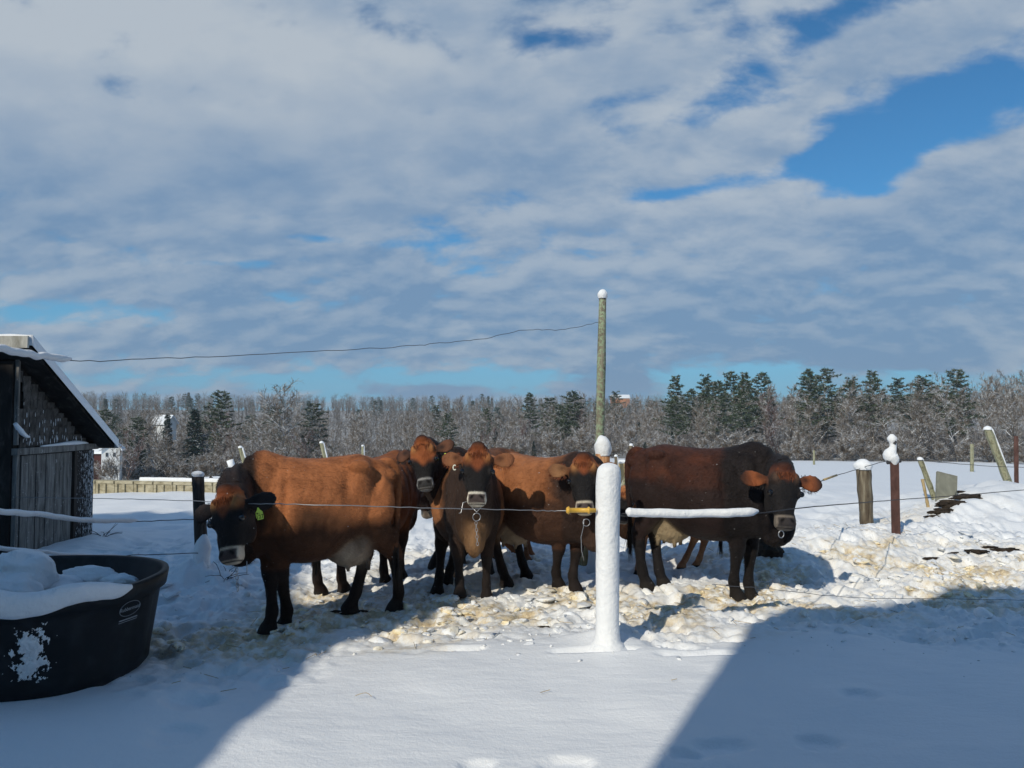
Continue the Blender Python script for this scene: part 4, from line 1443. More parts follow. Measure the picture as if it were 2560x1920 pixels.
fc = bpy.data.curves.new("lettering", 'FONT'); fc.body = "Rubbermaid"; fc.size = .034; fc.align_x = 'CENTER'; fc.extrude = .0008
fo = bpy.data.objects.new("t", fc); C.objects.link(fo)
tm = bpy.data.meshes.new_from_object(fo.evaluated_get(bpy.context.evaluated_depsgraph_get())); bpy.data.objects.remove(fo)
tm.transform(LM @ Matrix.Translation((0, .002, .002)))
em = mb.build("emblem", M_print, tank)
obj("lettering", tm, M_print, em)

# ------------------------------------------------------------------ SHED at left
SX, SY0, SY1 = -5.57, 8.5, 10.12
shed = thing("shed", (SX, SY0, 0), "small weathered grey shed with a steep snow-covered roof at the left edge", "shed")


def M_board_f(t, p):
    co = oc(t)
    g = t.noise(t.scale(co, (9, 9, 1.2)), 2.2, 6, .68, .5)
    base_ = ramp(t, g, [(.3, (.06, .056, .05)), (.5, (.19, .18, .165)), (.7, (.30, .29, .27))])
    pe_ = t.noise(t.scale(co, (7, 7, 5)), 2.5, 6, .75)
    t.put(p.inputs['Base Color'], t.mix(t.step(pe_, .60, .66), base_, (.40, .40, .39)))
    t.put(p.inputs['Normal'], t.bump(g, .5, .01))


def M_peel_f(t, p):
    co = oc(t)
    g = t.noise(t.scale(co, (5, 5, 3)), 6, 6, .75, .4)
    t.put(p.inputs['Base Color'], t.mix(t.step(t.add(g, t.mul(t.sep(co)[1], .28)), .90, .97), (.035, .031, .029), (.42, .44, .46)))


M_board = mat("grey_planks", M_board_f, rough=.85, spec=.1)
M_peel = mat("peeling_white_paint", M_peel_f, rough=.8, spec=.1)
M_shing = mat("dark_shingle", wood_fn((.035, .032, .030), (.10, .092, .084), (.17, .16, .15), (8, 8, 5)), rough=.85, spec=.1)
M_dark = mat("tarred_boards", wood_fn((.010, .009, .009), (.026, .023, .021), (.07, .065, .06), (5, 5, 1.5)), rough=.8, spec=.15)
M_trim = mat("trim_paint", wood_fn((.25, .24, .20), (.48, .47, .42), (.60, .60, .56), (6, 6, 2)), rough=.7, spec=.2)
gzs = -.35


def zroof(y): return 2.36 - .640 * (y - 8.35)


# walls as a prism
mb = MB()
W = 6.0
pf = [(SY0, gzs), (SY1, gzs), (SY1, zroof(SY1) - .04), (SY0, zroof(SY0) - .04)]
mb.raw([(0, y - SY0, z) for y, z in pf] + [(-W, y - SY0, z) for y, z in pf], [(0, 1, 2, 3), (7, 6, 5, 4), (0, 4, 5, 1), (1, 5, 6, 2), (2, 6, 7, 3), (3, 7, 4, 0)])
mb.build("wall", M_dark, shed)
# near wall vertical boards
mb = MB(); rr = random.Random(5)
for i in range(22):
    wdt = .26
    mb.box((-.135 - i * .272, -.012 - rr.uniform(0, .006), (zroof(SY0) + gzs) / 2 - .02), (wdt, .02, zroof(SY0) - gzs - .06))
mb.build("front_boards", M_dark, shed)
# shingles on the side gable above the doors
mb = MB()
rowh = .105
for r_ in range(12):
    z0 = 1.245 + r_ * rowh
    y = SY0 + .05 - rr.random() * .08
    while y < SY1 - .02:
        wd = rr.uniform(.08, .15)
        if zroof(y + wd) - .06 > z0 + .05 and y > SY0 - .0:
            zt_ = min(z0 + rowh + .02, zroof(y + wd) - .05)
            M_ = Matrix.Rotation(R(5), 3, 'Y')
            mb.box((.022, y + wd / 2 - SY0, (z0 + zt_) / 2 + rr.uniform(-.006, .006)), (.014, wd - .007, zt_ - z0), M_)
        y += wd
mb.build("shingle_siding", M_shing, shed)
# snow caught on shingle butts
mb = MB()
for i in range(95):
    r_ = int(rr.random() ** 1.9 * 6)
    y = rr.uniform(.1, SY1 - SY0 - .1); z0 = 1.25 + r_ * rowh
    if zroof(SY0 + y) - .12 > z0 + .06:
        mb.ico((.036, y, z0 + rr.uniform(.03, .10)), rr.uniform(.004, .008), .3, i, 1, (.4, .6, 4.2))
tag(mb.build("snow_streaks", M_snow, shed), kind="stuff")
# lintel + corner boards + doors
mb = MB().box((.035, (SY1 - SY0) / 2, 1.20), (.07, SY1 - SY0 + .04, .075)); mb.build("lintel", M_board, shed)
c = MB(); lumpy(c, [(.05, .42, 1.245), (.05, .7, 1.25), (.05, 1.0, 1.26), (.05, 1.25, 1.26), (.05, 1.42, 1.245)], [.008, .018, .028, .026, .008], 8, 6, .2); c.build("snow_ledge", M_snow, shed, True)
mb = MB().box((.022, .03, (1.16 + gzs) / 2), (.05, .05, 1.16 - gzs)); mb.box((.022, 0.02, 1.8), (.04, .03, 1.05)); mb.build("corner_board", M_board, shed)
M_ = None
for (ya, yb, nm, m_) in ((.10, .37, "plank_panel", M_board), (.38, 1.10, "door", M_board), (1.20, 1.60, "painted_panel", M_peel)):
    k = max(1, round((yb - ya) / .16))
    mb = MB()
    for i in range(k):
        w_ = (yb - ya) / k
        mb.box((.020 + rr.uniform(0, .006), ya + (i + .5) * w_, (1.15 + gzs) / 2), (.025, w_ - .012, 1.15 - gzs))
    d_ = mb.build(nm, m_, shed)
    if nm == "door":
        h_ = MB().tube([(.05, ya + .06, .42), (.075, ya + .06, .44), (.075, ya + .14, .46), (.05, ya + .16, .42)], .010, 6); h_.build("latch", M_chain, d_, True)
MB().box((.035, 1.15, (1.16 + gzs) / 2), (.04, .05, 1.16 - gzs)).build("door_post", M_postdark, shed)
# roof and its snow
y0_, y1_ = 8.32 - SY0, 10.16 - SY0


def slab(mb_, xa, xb, ya, yb, o0, o1):
    vs = []
    for x in (xa, xb):
        for y in (ya, yb):
            zc_ = zroof(y + SY0)
            vs += [(x, y, zc_ + o0), (x, y, zc_ + o1)]
    mb_.raw(vs, [(0, 1, 3, 2), (4, 6, 7, 5), (0, 4, 5, 1), (2, 3, 7, 6), (0, 2, 6, 4), (1, 5, 7, 3)])


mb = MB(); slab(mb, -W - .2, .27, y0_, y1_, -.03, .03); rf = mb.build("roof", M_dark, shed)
mb = MB().box((-W / 2 + .03, y0_ - .035, zroof(y0_ + SY0) + .03), (W + .5, .03, .13)); mb.build("fascia", M_trim, rf)
# snow blanket with a soft uneven edge
gxs_ = np.linspace(-W - .2, .31, 90); gys_ = np.linspace(y0_ - .01, y1_ + .03, 60)
A, B = np.meshgrid(gxs_, gys_)
edge = np.minimum(np.minimum(sst(.31 - A, 0, .05), sst(B - y0_ + .01, 0, .04)), sst(y1_ + .03 - B, 0, .05))
tk = .105 + edge * (.035 + .03 * (fbm(A * 3, B * 3, 3, 4) - .5))
Zs = zroof(B + SY0) + tk
nyy, nxx = A.shape
V1 = np.stack([A, B, Zs], -1).reshape(-1, 3); V0 = np.stack([A, B, zroof(B + SY0) - .012], -1).reshape(-1, 3)
ii = np.arange(nxx * nyy).reshape(nyy, nxx)
qs = [tuple(q) for q in np.stack([ii[:-1, :-1], ii[:-1, 1:], ii[1:, 1:], ii[1:, :-1]], -1).reshape(-1, 4)]
NN = nxx * nyy
rim = [int(k) for k in list(ii[0, :]) + list(ii[1:, -1]) + list(ii[-1, :-1][::-1]) + list(ii[1:-1, 0][::-1])]
mb = MB(); mb.raw(np.concatenate([V1, V0]), qs + [(rim[k], NN + rim[k], NN + rim[(k + 1) % len(rim)], rim[(k + 1) % len(rim)]) for k in range(len(rim))])
mb.build("roof_snow", M_snow, rf, True)
c = MB()
lumpy(c, [(.03, -.02, 1.52), (.05, .04, 1.44), (.06, .12, 1.38), (.06, .20, 1.36)], [.02, .03, .022, .008], 8, 2, .15); c.build("snow_clump", M_snow, shed, True)

# ------------------------------------------------------------------ barns behind the viewer: unseen thin walls, outlines cut to cast shadows on the snow
YP = -1.6


def occ(P):
    k = (P[1] - YP) / sd.y
    return (P[0] - sd.x * k, P[2] - sd.z * k)


def barn(label, prof_, depth, rise):
    o_ = thing("barn", (prof_[0][0], YP, 0), label, "barn")
    x0 = prof_[0][0]
    n_ = len(prof_)
    vs = [(x - x0, 0, z) for x, z in prof_] + [(x - x0, -depth, z) for x, z in prof_]
    fs = [tuple(range(n_)), tuple(range(n_, 2 * n_))[::-1]] + [(i, n_ + i, n_ + (i + 1) % n_, (i + 1) % n_) for i in range(n_)]
    MB().raw(vs, fs).build("wall", M_board, o_)
    return o_


# left barn: points found from where the shadow edge lies on the snow and on the cow's side
Lp = [occ(gp(470, 1950)), occ(gp(505, 1920)), occ(gp(835, 1585)), (-5.87, 7.10), (-6.31, 7.02), (-6.37, 6.72), (-6.7, 6.72), (-7.4, 7.0), (-9.3, 8.9), occ(gp(470, 1276)), occ(gp(236, 1283))]
LB = [(Lp[0][0], -.5)] + Lp + [(Lp[-1][0] - 9, Lp[-1][1] + .3), (Lp[-1][0] - 9, -.5)]
Rp = [occ(gp(1600, 1940)), occ(gp(1640, 1890)), occ(gp(1880, 1562)), occ(gp(1925, 1535)), occ(gp(1990, 1520)), occ(gp(2150, 1510)), occ(gp(2330, 1490)), occ(gp(2370, 1468)), occ(gp(2450, 1470)), occ(gp(2640, 1464))]
RB = [(Rp[0][0], -.5)] + Rp + [(Rp[-1][0] + 9, Rp[-1][1] + .5), (Rp[-1][0] + 9, -.5)]
print("LB", [(round(a, 2), round(b, 2)) for a, b in LB]); print("RB", [(round(a, 2), round(b, 2)) for a, b in RB])
def rough(pl, seed, amp):
    rr = random.Random(seed); out = [pl[0]]
    for a, b in zip(pl[:-1], pl[1:]):
        n_ = max(1, int(math.hypot(b[0] - a[0], b[1] - a[1]) / .22))
        for k in range(1, n_ + 1):
            j = rr.uniform(-amp, amp) if k < n_ else 0
            out.append((a[0] + (b[0] - a[0]) * k / n_ + rr.uniform(-amp, amp) * .3 * (k < n_), a[1] + (b[1] - a[1]) * k / n_ + j))
    return out


LB = [LB[0]] + rough(LB[1:-2], 3, .022) + LB[-2:]
RB = [RB[0]] + RB[1:3] + rough(RB[3:-1], 4, .05) + RB[-1:]
barn("thin unseen wall for the left barn behind the viewer, shaped to shade the tank", LB, .25, 0)
barn("thin unseen wall for the right barn behind the viewer, shaped to shade the lower right snow", RB, .25, 0)

# ------------------------------------------------------------------ TREES


def f_bark(c1, c2, snow_lo=.15, amt=.9):
    def fn(t, p):
        co = oc(t)
        n = t.noise(co, 1.3, 3, .6)
        c = t.mix(t.step(n, .4, .65), c1, c2)
        nz = t.sep(t.new('ShaderNodeNewGeometry').outputs['True Normal'])[2]
        sn = t.mul(t.mul(t.step(nz, snow_lo, snow_lo + .3), t.step(t.noise(co, 1.1, 3, .6), .44, .56)), amt)
        t.put(p.inputs['Base Color'], t.mix(sn, c, (.80, .83, .87)))
    return fn


M_bark = mat("grey_bark", f_bark((.110, .095, .080), (.30, .27, .235), .0, .9), rough=.9, spec=.05)
M_barkred = mat("reddish_bark", f_bark((.075, .046, .040), (.130, .085, .072)), rough=.9, spec=.05)
M_twig = mat("grey_twigs", f_bark((.140, .108, .080), (.250, .205, .160), .18, .68), rough=.9, spec=.05)
M_twigfar = mat("far_twigs", f_bark((.150, .130, .115), (.235, .210, .190), .2, .6), rough=.9, spec=.05)
M_twigred = mat("reddish_twigs", f_bark((.120, .070, .060), (.170, .105, .092), .15, .5), rough=.9, spec=.05)
M_pine = mat("pine_needles", f_bark((.036, .056, .030), (.080, .108, .054), .35, .45), rough=.8, spec=.1)
M_spruce = mat("spruce_needles", f_bark((.012, .030, .022), (.026, .052, .036), .30, .45), rough=.8, spec=.1)
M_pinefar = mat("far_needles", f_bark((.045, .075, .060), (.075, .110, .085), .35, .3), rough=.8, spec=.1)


class Seg:
    """fast collector of 3-sided branch segments"""
    def __init__(s): s.a = []

    def add(s, p, q, r0, r1): s.a.append((*p, *q, r0, r1))

    def mesh(s, name, k=3):
        A_ = np.array(s.a)
        p, q, r0, r1 = A_[:, :3], A_[:, 3:6], A_[:, 6], A_[:, 7]
        t = q - p; t /= np.linalg.norm(t, axis=1)[:, None] + 1e-9
        ref = np.where(np.abs(t[:, 2:3]) > .9, np.array([[1., 0, 0]]), np.array([[0, 0, 1.]]))
        u = np.cross(t, ref); u /= np.linalg.norm(u, axis=1)[:, None]
        v = np.cross(t, u)
        vs = []
        for (c, r) in ((p, r0), (q, r1)):
            for i in range(k):
                th = 2 * math.pi * i / k + .5
                vs.append(c + (u * math.cos(th) + v * math.sin(th)) * r[:, None])
        V_ = np.stack(vs, 1).reshape(-1, 3)
        n = len(A_)
        b = np.arange(n)[:, None] * (2 * k)
        Q = np.stack([np.concatenate([b + i, b + (i + 1) % k, b + k + (i + 1) % k, b + k + i], 1) for i in range(k)], 1).reshape(-1, 4)
        return V_, Q


def rdir(rnd, d, ang):
    """a direction tilted by ang from d in a random plane"""
    ax = d.cross(Vector((rnd.gauss(0, 1), rnd.gauss(0, 1), rnd.gauss(0, 1))))
    ax.normalize()
    return Quaternion(ax, ang) @ d


def bare_tree(seed, H_=12.0, spread=1.0, lean=0.0, multi=1, twk=.017, dens=1.0, first=.25):
    rnd = random.Random(seed)
    tr, cw = Seg(), Seg()
    for m_ in range(multi):
        d = Vector((rnd.gauss(0, .06 + .22 * (multi > 1)) + lean, rnd.gauss(0, .06 + .22 * (multi > 1)), 1)).normalized()
        p = Vector((rnd.gauss(0, .15) * (multi > 1), rnd.gauss(0, .15) * (multi > 1), -.4))
        n = 10
        r = .0125 * H_ * (.75 if multi > 1 else 1)
        path = [(p.copy(), r)]
        for i in range(n):
            d = (d + Vector((rnd.gauss(0, .10), rnd.gauss(0, .10), .08))).normalized()
            q = p + d * (H_ * .92 / n) * rnd.uniform(.9, 1.1)
            r2 = r * .80
            tr.add(p, q, r, r2)
            p, r = q, r2
            path.append((p.copy(), r))
        nl = int((17 if multi == 1 else 9) * dens)
        for j in range(nl):
            f = first + (1 - first) * ((j + rnd.random()) / nl)
            k = min(int(f * n), n - 1)
            a = path[k][0].lerp(path[k + 1][0], f * n - k)
            ra = path[k][1] * .55
            L = H_ * .30 * (1.15 - f) ** .6 * rnd.uniform(.65, 1.2) * spread + .3
            az_ = rnd.uniform(0, 6.283)
            ud = Vector((math.cos(az_), math.sin(az_), rnd.uniform(.5, 1.5))).normalized()
            b = a
            m = 5
            for i in range(m):
                ud = (ud + Vector((rnd.gauss(0, .16), rnd.gauss(0, .16), .09))).normalized()
                c_ = b + ud * L / m
                (tr if i < 3 else cw).add(b, c_, max(ra * (1 - i / m) + .016, .03), max(ra * (1 - (i + 1) / m) + .012, .02))
                for q_ in range(2 if i else 1):
                    sdv = rdir(rnd, ud, rnd.uniform(.5, 1.0))
                    b2 = b.lerp(c_, rnd.random())
                    L2 = L * .36 * rnd.uniform(.5, 1.2)
                    for i2 in range(3):
                        sdv = (sdv + Vector((rnd.gauss(0, .2), rnd.gauss(0, .2), .12))).normalized()
                        c2 = b2 + sdv * L2 / 3
                        cw.add(b2, c2, twk * 1.2, twk)
                        for q2 in range(2):
                            td = rdir(rnd, sdv, rnd.uniform(.4, 1.1))
                            b3 = b2.lerp(c2, rnd.random())
                            L3 = L2 * .5 * rnd.uniform(.4, 1.2)
                            c3 = b3 + td * L3
                            cw.add(b3, c3, twk * .8, twk * .55)
                            if rnd.random() < .6:
                                cw.add(c3, c3 + rdir(rnd, td, .5) * L3 * .7, twk * .55, twk * .4)
                        b2 = c2
                b = c_
    return tr, cw


def conifer(seed, H_=12.0, kind='pine', first=.25):
    rnd = random.Random(seed)
    tr = Seg()
    vs, fs = [], []
    p = Vector((0, 0, -.4))
    d = Vector((rnd.gauss(0, .02), rnd.gauss(0, .02), 1)).normalized()
    r0 = .014 * H_
    for i in range(8):
        q = p + d * (H_ * 1.0 / 8)
        tr.add(p, q, r0 * (1 - i / 8.5), r0 * (1 - (i + 1) / 8.5))
        p = q
        d = (d + Vector((rnd.gauss(0, .02), rnd.gauss(0, .02), 0))).normalized()
    nlev = int(H_ * (1.7 if kind == 'pine' else 2.6))

    def tuft(c, sz, dr):
        for _ in range(7 if kind == 'pine' else 6):
            e = (dr * rnd.uniform(.2, 1.2) + Vector((rnd.gauss(0, .8), rnd.gauss(0, .8), rnd.gauss(.15, .45)))).normalized()
            sd_ = e.cross(Vector((rnd.gauss(0, 1), rnd.gauss(0, 1), rnd.gauss(0, 1)))).normalized() * sz * .17
            b_ = len(vs)
            o_ = c + Vector((rnd.gauss(0, .12), rnd.gauss(0, .12), rnd.gauss(0, .05))) * sz
            vs.extend([o_ - sd_, o_ + sd_, o_ + e * sz])
            fs.append((b_, b_ + 1, b_ + 2))

    for j in range(nlev):
        f = first + (1 - first) * (j / nlev) ** .9
        z = f * H_
        if kind == 'pine':
            L0 = H_ * .34 * (1.04 - f) ** .62 * rnd.uniform(.55, 1.2)
            nb = rnd.randint(3, 5)
        else:
            L0 = H_ * .21 * (1.02 - f) ** .85 * rnd.uniform(.9, 1.12) + .1
            nb = 7
        a0 = rnd.uniform(0, 6.28)
        for b in range(nb):
            az_ = a0 + b * 6.283 / nb + rnd.uniform(-.4, .4)
            L = L0 * rnd.uniform(.6, 1.15)
            up = rnd.uniform(.05, .35) if kind == 'pine' else rnd.uniform(-.40, -.1) + f * .3
            dr = Vector((math.cos(az_), math.sin(az_), up)).normalized()
            a = Vector((0, 0, z + rnd.uniform(-.15, .15)))
            tr.add(a, a + dr * L * .9, .03, .012)
            m = max(2, int(L / (.42 if kind == 'pine' else .36)))
            for i in range(m):
                t_ = (i + 1) / m if kind == 'pine' else (i + .6) / m
                if kind == 'pine' and t_ < .3: continue
                c = a + dr * L * t_ + Vector((0, 0, -.10 * t_ * t_ * L * (0 if kind == 'pine' else 1)))
                tuft(c, rnd.uniform(.34, .55), dr)
                wdt = L * .22 * (1 - abs(t_ - .6))
                perp = Vector((-dr.y, dr.x, 0))
                for sg in (-1, 1):
                    if rnd.random() < .75:
                        tuft(c + perp * sg * wdt * rnd.uniform(.5, 1.2), rnd.uniform(.3, .48), (dr + perp * sg * .7).normalized())
    return tr, (vs, fs)


VAR = {}


def mk(seg, name, m_):
    V_, Q = seg.mesh(name)
    me = fast_mesh(name, V_, Q)
    me.materials.append(m_)
    return me


for i in range(9):
    tr, cw = bare_tree(100 + i, 12, [1, .8, 1.2, .9, 1.1, .75, 1.0, 1.2, .85][i], [0, .05, -.08, .1, 0, 0, -.04, .12, 0][i], 1, .022, 1.0, [.3, .2, .35, .25, .15, .3, .2, .3, .25][i])
    VAR['bare', i] = (mk(tr, "trunk", M_bark), mk(cw, "crown", M_twig), 12)
for i in range(3):
    tr, cw = bare_tree(140 + i, 12, .8, 0, 3, .024, 1.0, .2)
    VAR['multi', i] = (mk(tr, "trunk", M_barkred), mk(cw, "crown", M_twigred), 12)
for i in range(4):
    tr, cw = bare_tree(160 + i, 3.4, 1.3, 0, 5, .016, .8, .08)
    VAR['shrub', i] = (mk(tr, "stems", M_bark), mk(cw, "twigs", M_twig), 3.4)
for i in range(5):
    tr, (v_, f_) = conifer(200 + i, 13, 'pine', [.35, .25, .45, .3, .15][i])
    me = mesh_np("crown", v_, f_); me.materials.append(M_pine)
    VAR['pine', i] = (mk(tr, "trunk", M_bark), me, 13)
for i in range(4):
    tr, (v_, f_) = conifer(240 + i, 10, 'spruce', .04)
    me = mesh_np("crown", v_, f_); me.materials.append(M_spruce)
    VAR['spruce', i] = (mk(tr, "trunk", M_bark), me, 10)
NV = {'bare': 9, 'multi': 3, 'shrub': 4, 'pine': 5, 'spruce': 4}
rt = random.Random(77)
NAME = {'bare': ('bare_tree', 'tree'), 'multi': ('bare_tree', 'tree'), 'shrub': ('bare_shrub', 'shrub'), 'pine': ('pine_tree', 'tree'), 'spruce': ('spruce_tree', 'tree')}


def tree(kind, px, D, top_py=None, height=None, label="", group=None, var=None, wide=1.0):
    a = math.atan((px - 1280) / F)
    x, y = D * math.tan(a), D
    z = gz(x, y)
    if height is None:
        height = at(px, top_py, D).z - z
    tm_, cm_, h0 = VAR[kind, rt.randrange(NV[kind]) if var is None else var]
    s_ = height / h0
    nm, cat = NAME[kind]
    t = thing(nm, (x, y, z), label, cat, group)
    t.rotation_euler = (0, 0, rt.uniform(0, 6.28))
    t.scale = (s_ * wide, s_ * wide, s_)
    for me in (tm_, cm_):
        o_ = bpy.data.objects.new(me.name.split('.')[0], me)
        C.objects.link(o_)
        o_.parent = t
    return t


SP = [('bare', 718, 104, 948, "tall spreading bare tree rising above the wooded skyline behind the left cow", 2, 1.35),
      ('pine', 552, 112, 974, "tall dark pine on the left whose top reaches the skyline", 1, 1.0),
      ('spruce', 488, 104, 1022, "broad dark green spruce at the left, below the tall pine", 0, 1.15),
      ('spruce', 420, 108, 1036, "narrow blue-black spruce at the left, nearest the snowy roof", 1, .8),
      ('pine', 786, 112, 1005, "dark bushy pine just right of the tall spreading bare tree", 4, 1.15),
      ('spruce', 1240, 104, 1078, "low dark spruce dusted with snow right above the centre cow", 2, 1.0),
      ('multi', 1300, 102, 1040, "reddish many-stemmed bare tree above the orange-brown cow's back", 0, 1.0),
      ('spruce', 1612, 96, 1105, "small dark green spruce just right of the capped post", 3, 1.2),
      ('pine', 1430, 125, 978, "broad green pine left of the tall pole", 3, 1.3),
      ('pine', 1375, 128, 992, "green pine left of the pole, second from it", 4, 1.2),
      ('pine', 1690, 122, 940, "layered pine standing clear against the sky, leftmost of the right-hand row", 0, .9),
      ('pine', 1765, 124, 938, "second pine from the left in the row on the right skyline", 2, .85),
      ('pine', 1828, 126, 926, "third pine from the left in the row on the right skyline", 1, .9),
      ('pine', 1862, 121, 932, "fourth pine from the left in the row on the right skyline", 0, .8),
      ('pine', 1905, 124, 932, "pine at the right end of the dense clump above the dark cow's shoulders", 3, .95),
      ('pine', 2022, 122, 924, "flat-branched pine standing alone above the dark cow's head", 0, .95),
      ('pine', 2068, 125, 921, "pine just right of the lone flat-branched one on the right skyline", 3, .95),
      ('pine', 2130, 124, 945, "lower pine between the flat-topped pines of the right skyline", 2, .9),
      ('pine', 2182, 122, 928, "sharp-topped pine above the stump post on the right skyline", 0, .8),
      ('pine', 2308, 124, 940, "pine with drooping left branches above the rust-brown post", 2, 1.1),
      ('pine', 2392, 122, 920, "tallest dark pine near the right edge of the skyline", 1, 1.0),
      ('bare', 1605, 100, 1050, "pale forked bare tree just left of the dark cow's rump", 3, .9),
      ('bare', 2112, 112, 1000, "pale crooked bare tree at the wood edge above the dark cow's ear", 7, 1.0)]
for (k_, px, D, ty, lb, v_, wd) in SP:
    tree(k_, px, D, ty, None, lb, None, v_, wd)


def region(px):
    return ("left" if px < 900 else "middle" if px < 1620 else "right")


def sky_top(px):
    """photo row the near wood reaches at this column"""
    return float(np.interp(px, [200, 500, 900, 1200, 1500, 1650, 1800, 2000, 2200, 2350, 2560], [1035, 1035, 1040, 1045, 1025, 1000, 968, 958, 958, 945, 926]))


LAB = {'bare': "bare snow-dusted broadleaf tree in the wood across the %s of the picture",
       'multi': "reddish bare tree in the wood across the %s of the picture",
       'pine': "dark pine among the bare trees across the %s of the picture",
       'spruce': "small dark spruce among the bare trees across the %s of the picture",
       'shrub': "low snow-laden shrub at the wood's edge across the %s of the picture"}
GRP = {'bare': "bare trees of the wood", 'multi': "reddish bare trees of the wood", 'pine': "pines of the wood", 'spruce': "spruces of the wood", 'shrub': "shrubs at the wood's edge"}
for k_, px_, D_, h_ in (('shrub', 262, 88, 2.6), ('bare', 300, 89, 6.5), ('shrub', 285, 87, 3.0), ('multi', 322, 92, 7.0), ('bare', 392, 104, 6.8)):
    tree(k_, px_, D_, None, h_, "bare %s growing in front of the small white house at the left" % ("shrub" if k_ == 'shrub' else "tree"), "bare growth before the white house")
# near rows
for row in range(4):
    n_ = 40
    for i in range(n_):
        px = 190 + (2620 - 190) * (i + rt.uniform(.1, .9)) / n_
        D = 101 + row * 9 + rt.uniform(-3.5, 3.5) + 12 * sst(px, 1500, 2100)
        k_ = rt.choices(['bare', 'multi', 'pine', 'spruce'], [.80, .08, .07, .05])[0]
        if k_ == 'spruce' and px > 1700: k_ = 'bare'
        if k_ == 'bare' and row >= 1 and (1640 < px < 1960 or 1330 < px < 1450) and rt.random() < .45: k_ = 'pine'
        ty = sky_top(px) + rt.gauss(6, 14) + (18 if row == 0 else 0) - (4 * row)
        if k_ == 'pine': ty -= 12
        if k_ == 'spruce': ty += 40
        ty = max(ty, sky_top(px) - 24)
        rg = region(px)
        tree(k_, px, float(D), ty, None, LAB[k_] % rg, "%s, %s" % (GRP[k_], rg))
for i in range(46):
    px = 200 + (2600 - 200) * (i + rt.uniform(.1, .9)) / 46
    rg = region(px)
    tree('shrub', px, 97 + rt.uniform(-3, 3) + 12 * float(sst(px, 1500, 2100)), None, rt.uniform(2.2, 4.2), LAB['shrub'] % rg, "%s, %s" % (GRP['shrub'], rg), None, 1.2)
# middle distance
for i in range(56):
    px = 200 + (1750 - 200) * (i + rt.uniform(.1, .9)) / 56
    D = rt.uniform(145, 200)
    k_ = rt.choices(['bare', 'pine'], [.78, .22])[0]
    rg = region(px)
    tree(k_, px, D, None, rt.uniform(10, 13), ("bare broadleaf tree" if k_ == 'bare' else "dark pine") + " in the second belt of wood across the %s" % rg, "%s, second belt, %s" % (GRP[k_], rg))

# ---- far wood on the hillside: one mass
lt = []
for i in range(5):
    rnd = random.Random(300 + i)
    sg = Seg()
    for j in range(3):
        sg.add((0, 0, 0), (rnd.gauss(0, .5), rnd.gauss(0, .5), 7), .14, .08)
    for j in range(85):
        z = rnd.uniform(2.5, 10.5)
        a = rnd.uniform(0, 6.28); rr_ = rnd.random() * 2.6 * math.sin(min(1, (z - 1) / 10) * 2.6) + .1
        p = np.array((rr_ * .5 * math.cos(a), rr_ * .5 * math.sin(a), z - .6)); L = rnd.uniform(.8, 2.2)
        q = p + np.array((math.cos(a) * rnd.uniform(.2, .8), math.sin(a) * rnd.uniform(.2, .8), rnd.uniform(.4, 1.1))) * L
        sg.add(p, q, .055, .025)
    lt.append(sg.mesh("x"))
ct = []
for i in range(3):
    _, (v_, f_) = conifer(330 + i, 7, 'pine' if i else 'spruce', .2)
    ct.append((np.array(v_) * 1.55, np.array(f_)))
rs = np.random.RandomState(9)


def scatter(n, meshes, dlo, dhi, pmin, pmax, hs, sd_):
    rs = np.random.RandomState(sd_)
    VV, FF, b = [], [], 0
    for i in range(n):
        D = dlo + (dhi - dlo) * rs.rand() ** .9
        px = rs.uniform(pmin, pmax)
        x, y = D * (px - 1280) / F, D
        v_, f_ = meshes[rs.randint(len(meshes))]
        a = rs.uniform(0, 6.28); s_ = rs.uniform(*hs)
        R_ = np.array([[math.cos(a), -math.sin(a), 0], [math.sin(a), math.cos(a), 0], [0, 0, 1]]) * s_
        VV.append(v_ @ R_.T + np.array([x, y, 0])); FF.append(f_ + b); b += len(v_)
    zs = ground(np.array([v[0, 0] for v in VV]), np.array([v[0, 1] for v in VV]), False)
    VV = [v + np.array([0, 0, z]) for v, z in zip(VV, zs)]
    return np.concatenate(VV), np.concatenate(FF)


V_, Q_ = scatter(1700, lt, 205, 600, -150, 2700, (.75, 1.1), 1)
o_ = obj("far_wood", fast_mesh("far_wood", V_, Q_), M_twigfar)
tag(o_, "bare grey woods covering the far hillside along the skyline", "wood", kind="stuff")
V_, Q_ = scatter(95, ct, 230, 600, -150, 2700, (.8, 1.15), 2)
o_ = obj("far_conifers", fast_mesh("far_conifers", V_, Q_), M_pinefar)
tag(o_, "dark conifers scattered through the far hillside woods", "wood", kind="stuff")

ut = []
for i in range(6):
    rnd = random.Random(400 + i)
    sg = Seg()
    for j in range(60):
        a = rnd.uniform(0, 6.28); rr_ = rnd.random() * 1.3
        p = np.array((rr_ * math.cos(a), rr_ * math.sin(a), rnd.uniform(-.1, 2.0))); L = rnd.uniform(.5, 1.6)
        q = p + np.array((rnd.gauss(0, .5), rnd.gauss(0, .5), rnd.uniform(.3, 1.0))) * L
        sg.add(p, q, .028, .014)
    ut.append(sg.mesh("x"))
V1_, Q1_ = scatter(950, ut, 100, 200, 150, 1750, (.8, 1.6), 3)
V2_, Q2_ = scatter(650, ut, 112, 180, 1700, 2720, (.8, 1.6), 4)
o_ = obj("underbrush", fast_mesh("underbrush", np.concatenate([V1_, V2_]), np.concatenate([Q1_, Q2_ + len(V1_)])), M_twigfar)
tag(o_, "tangled bare underbrush filling the wood between the tree trunks", "brush", kind="stuff")

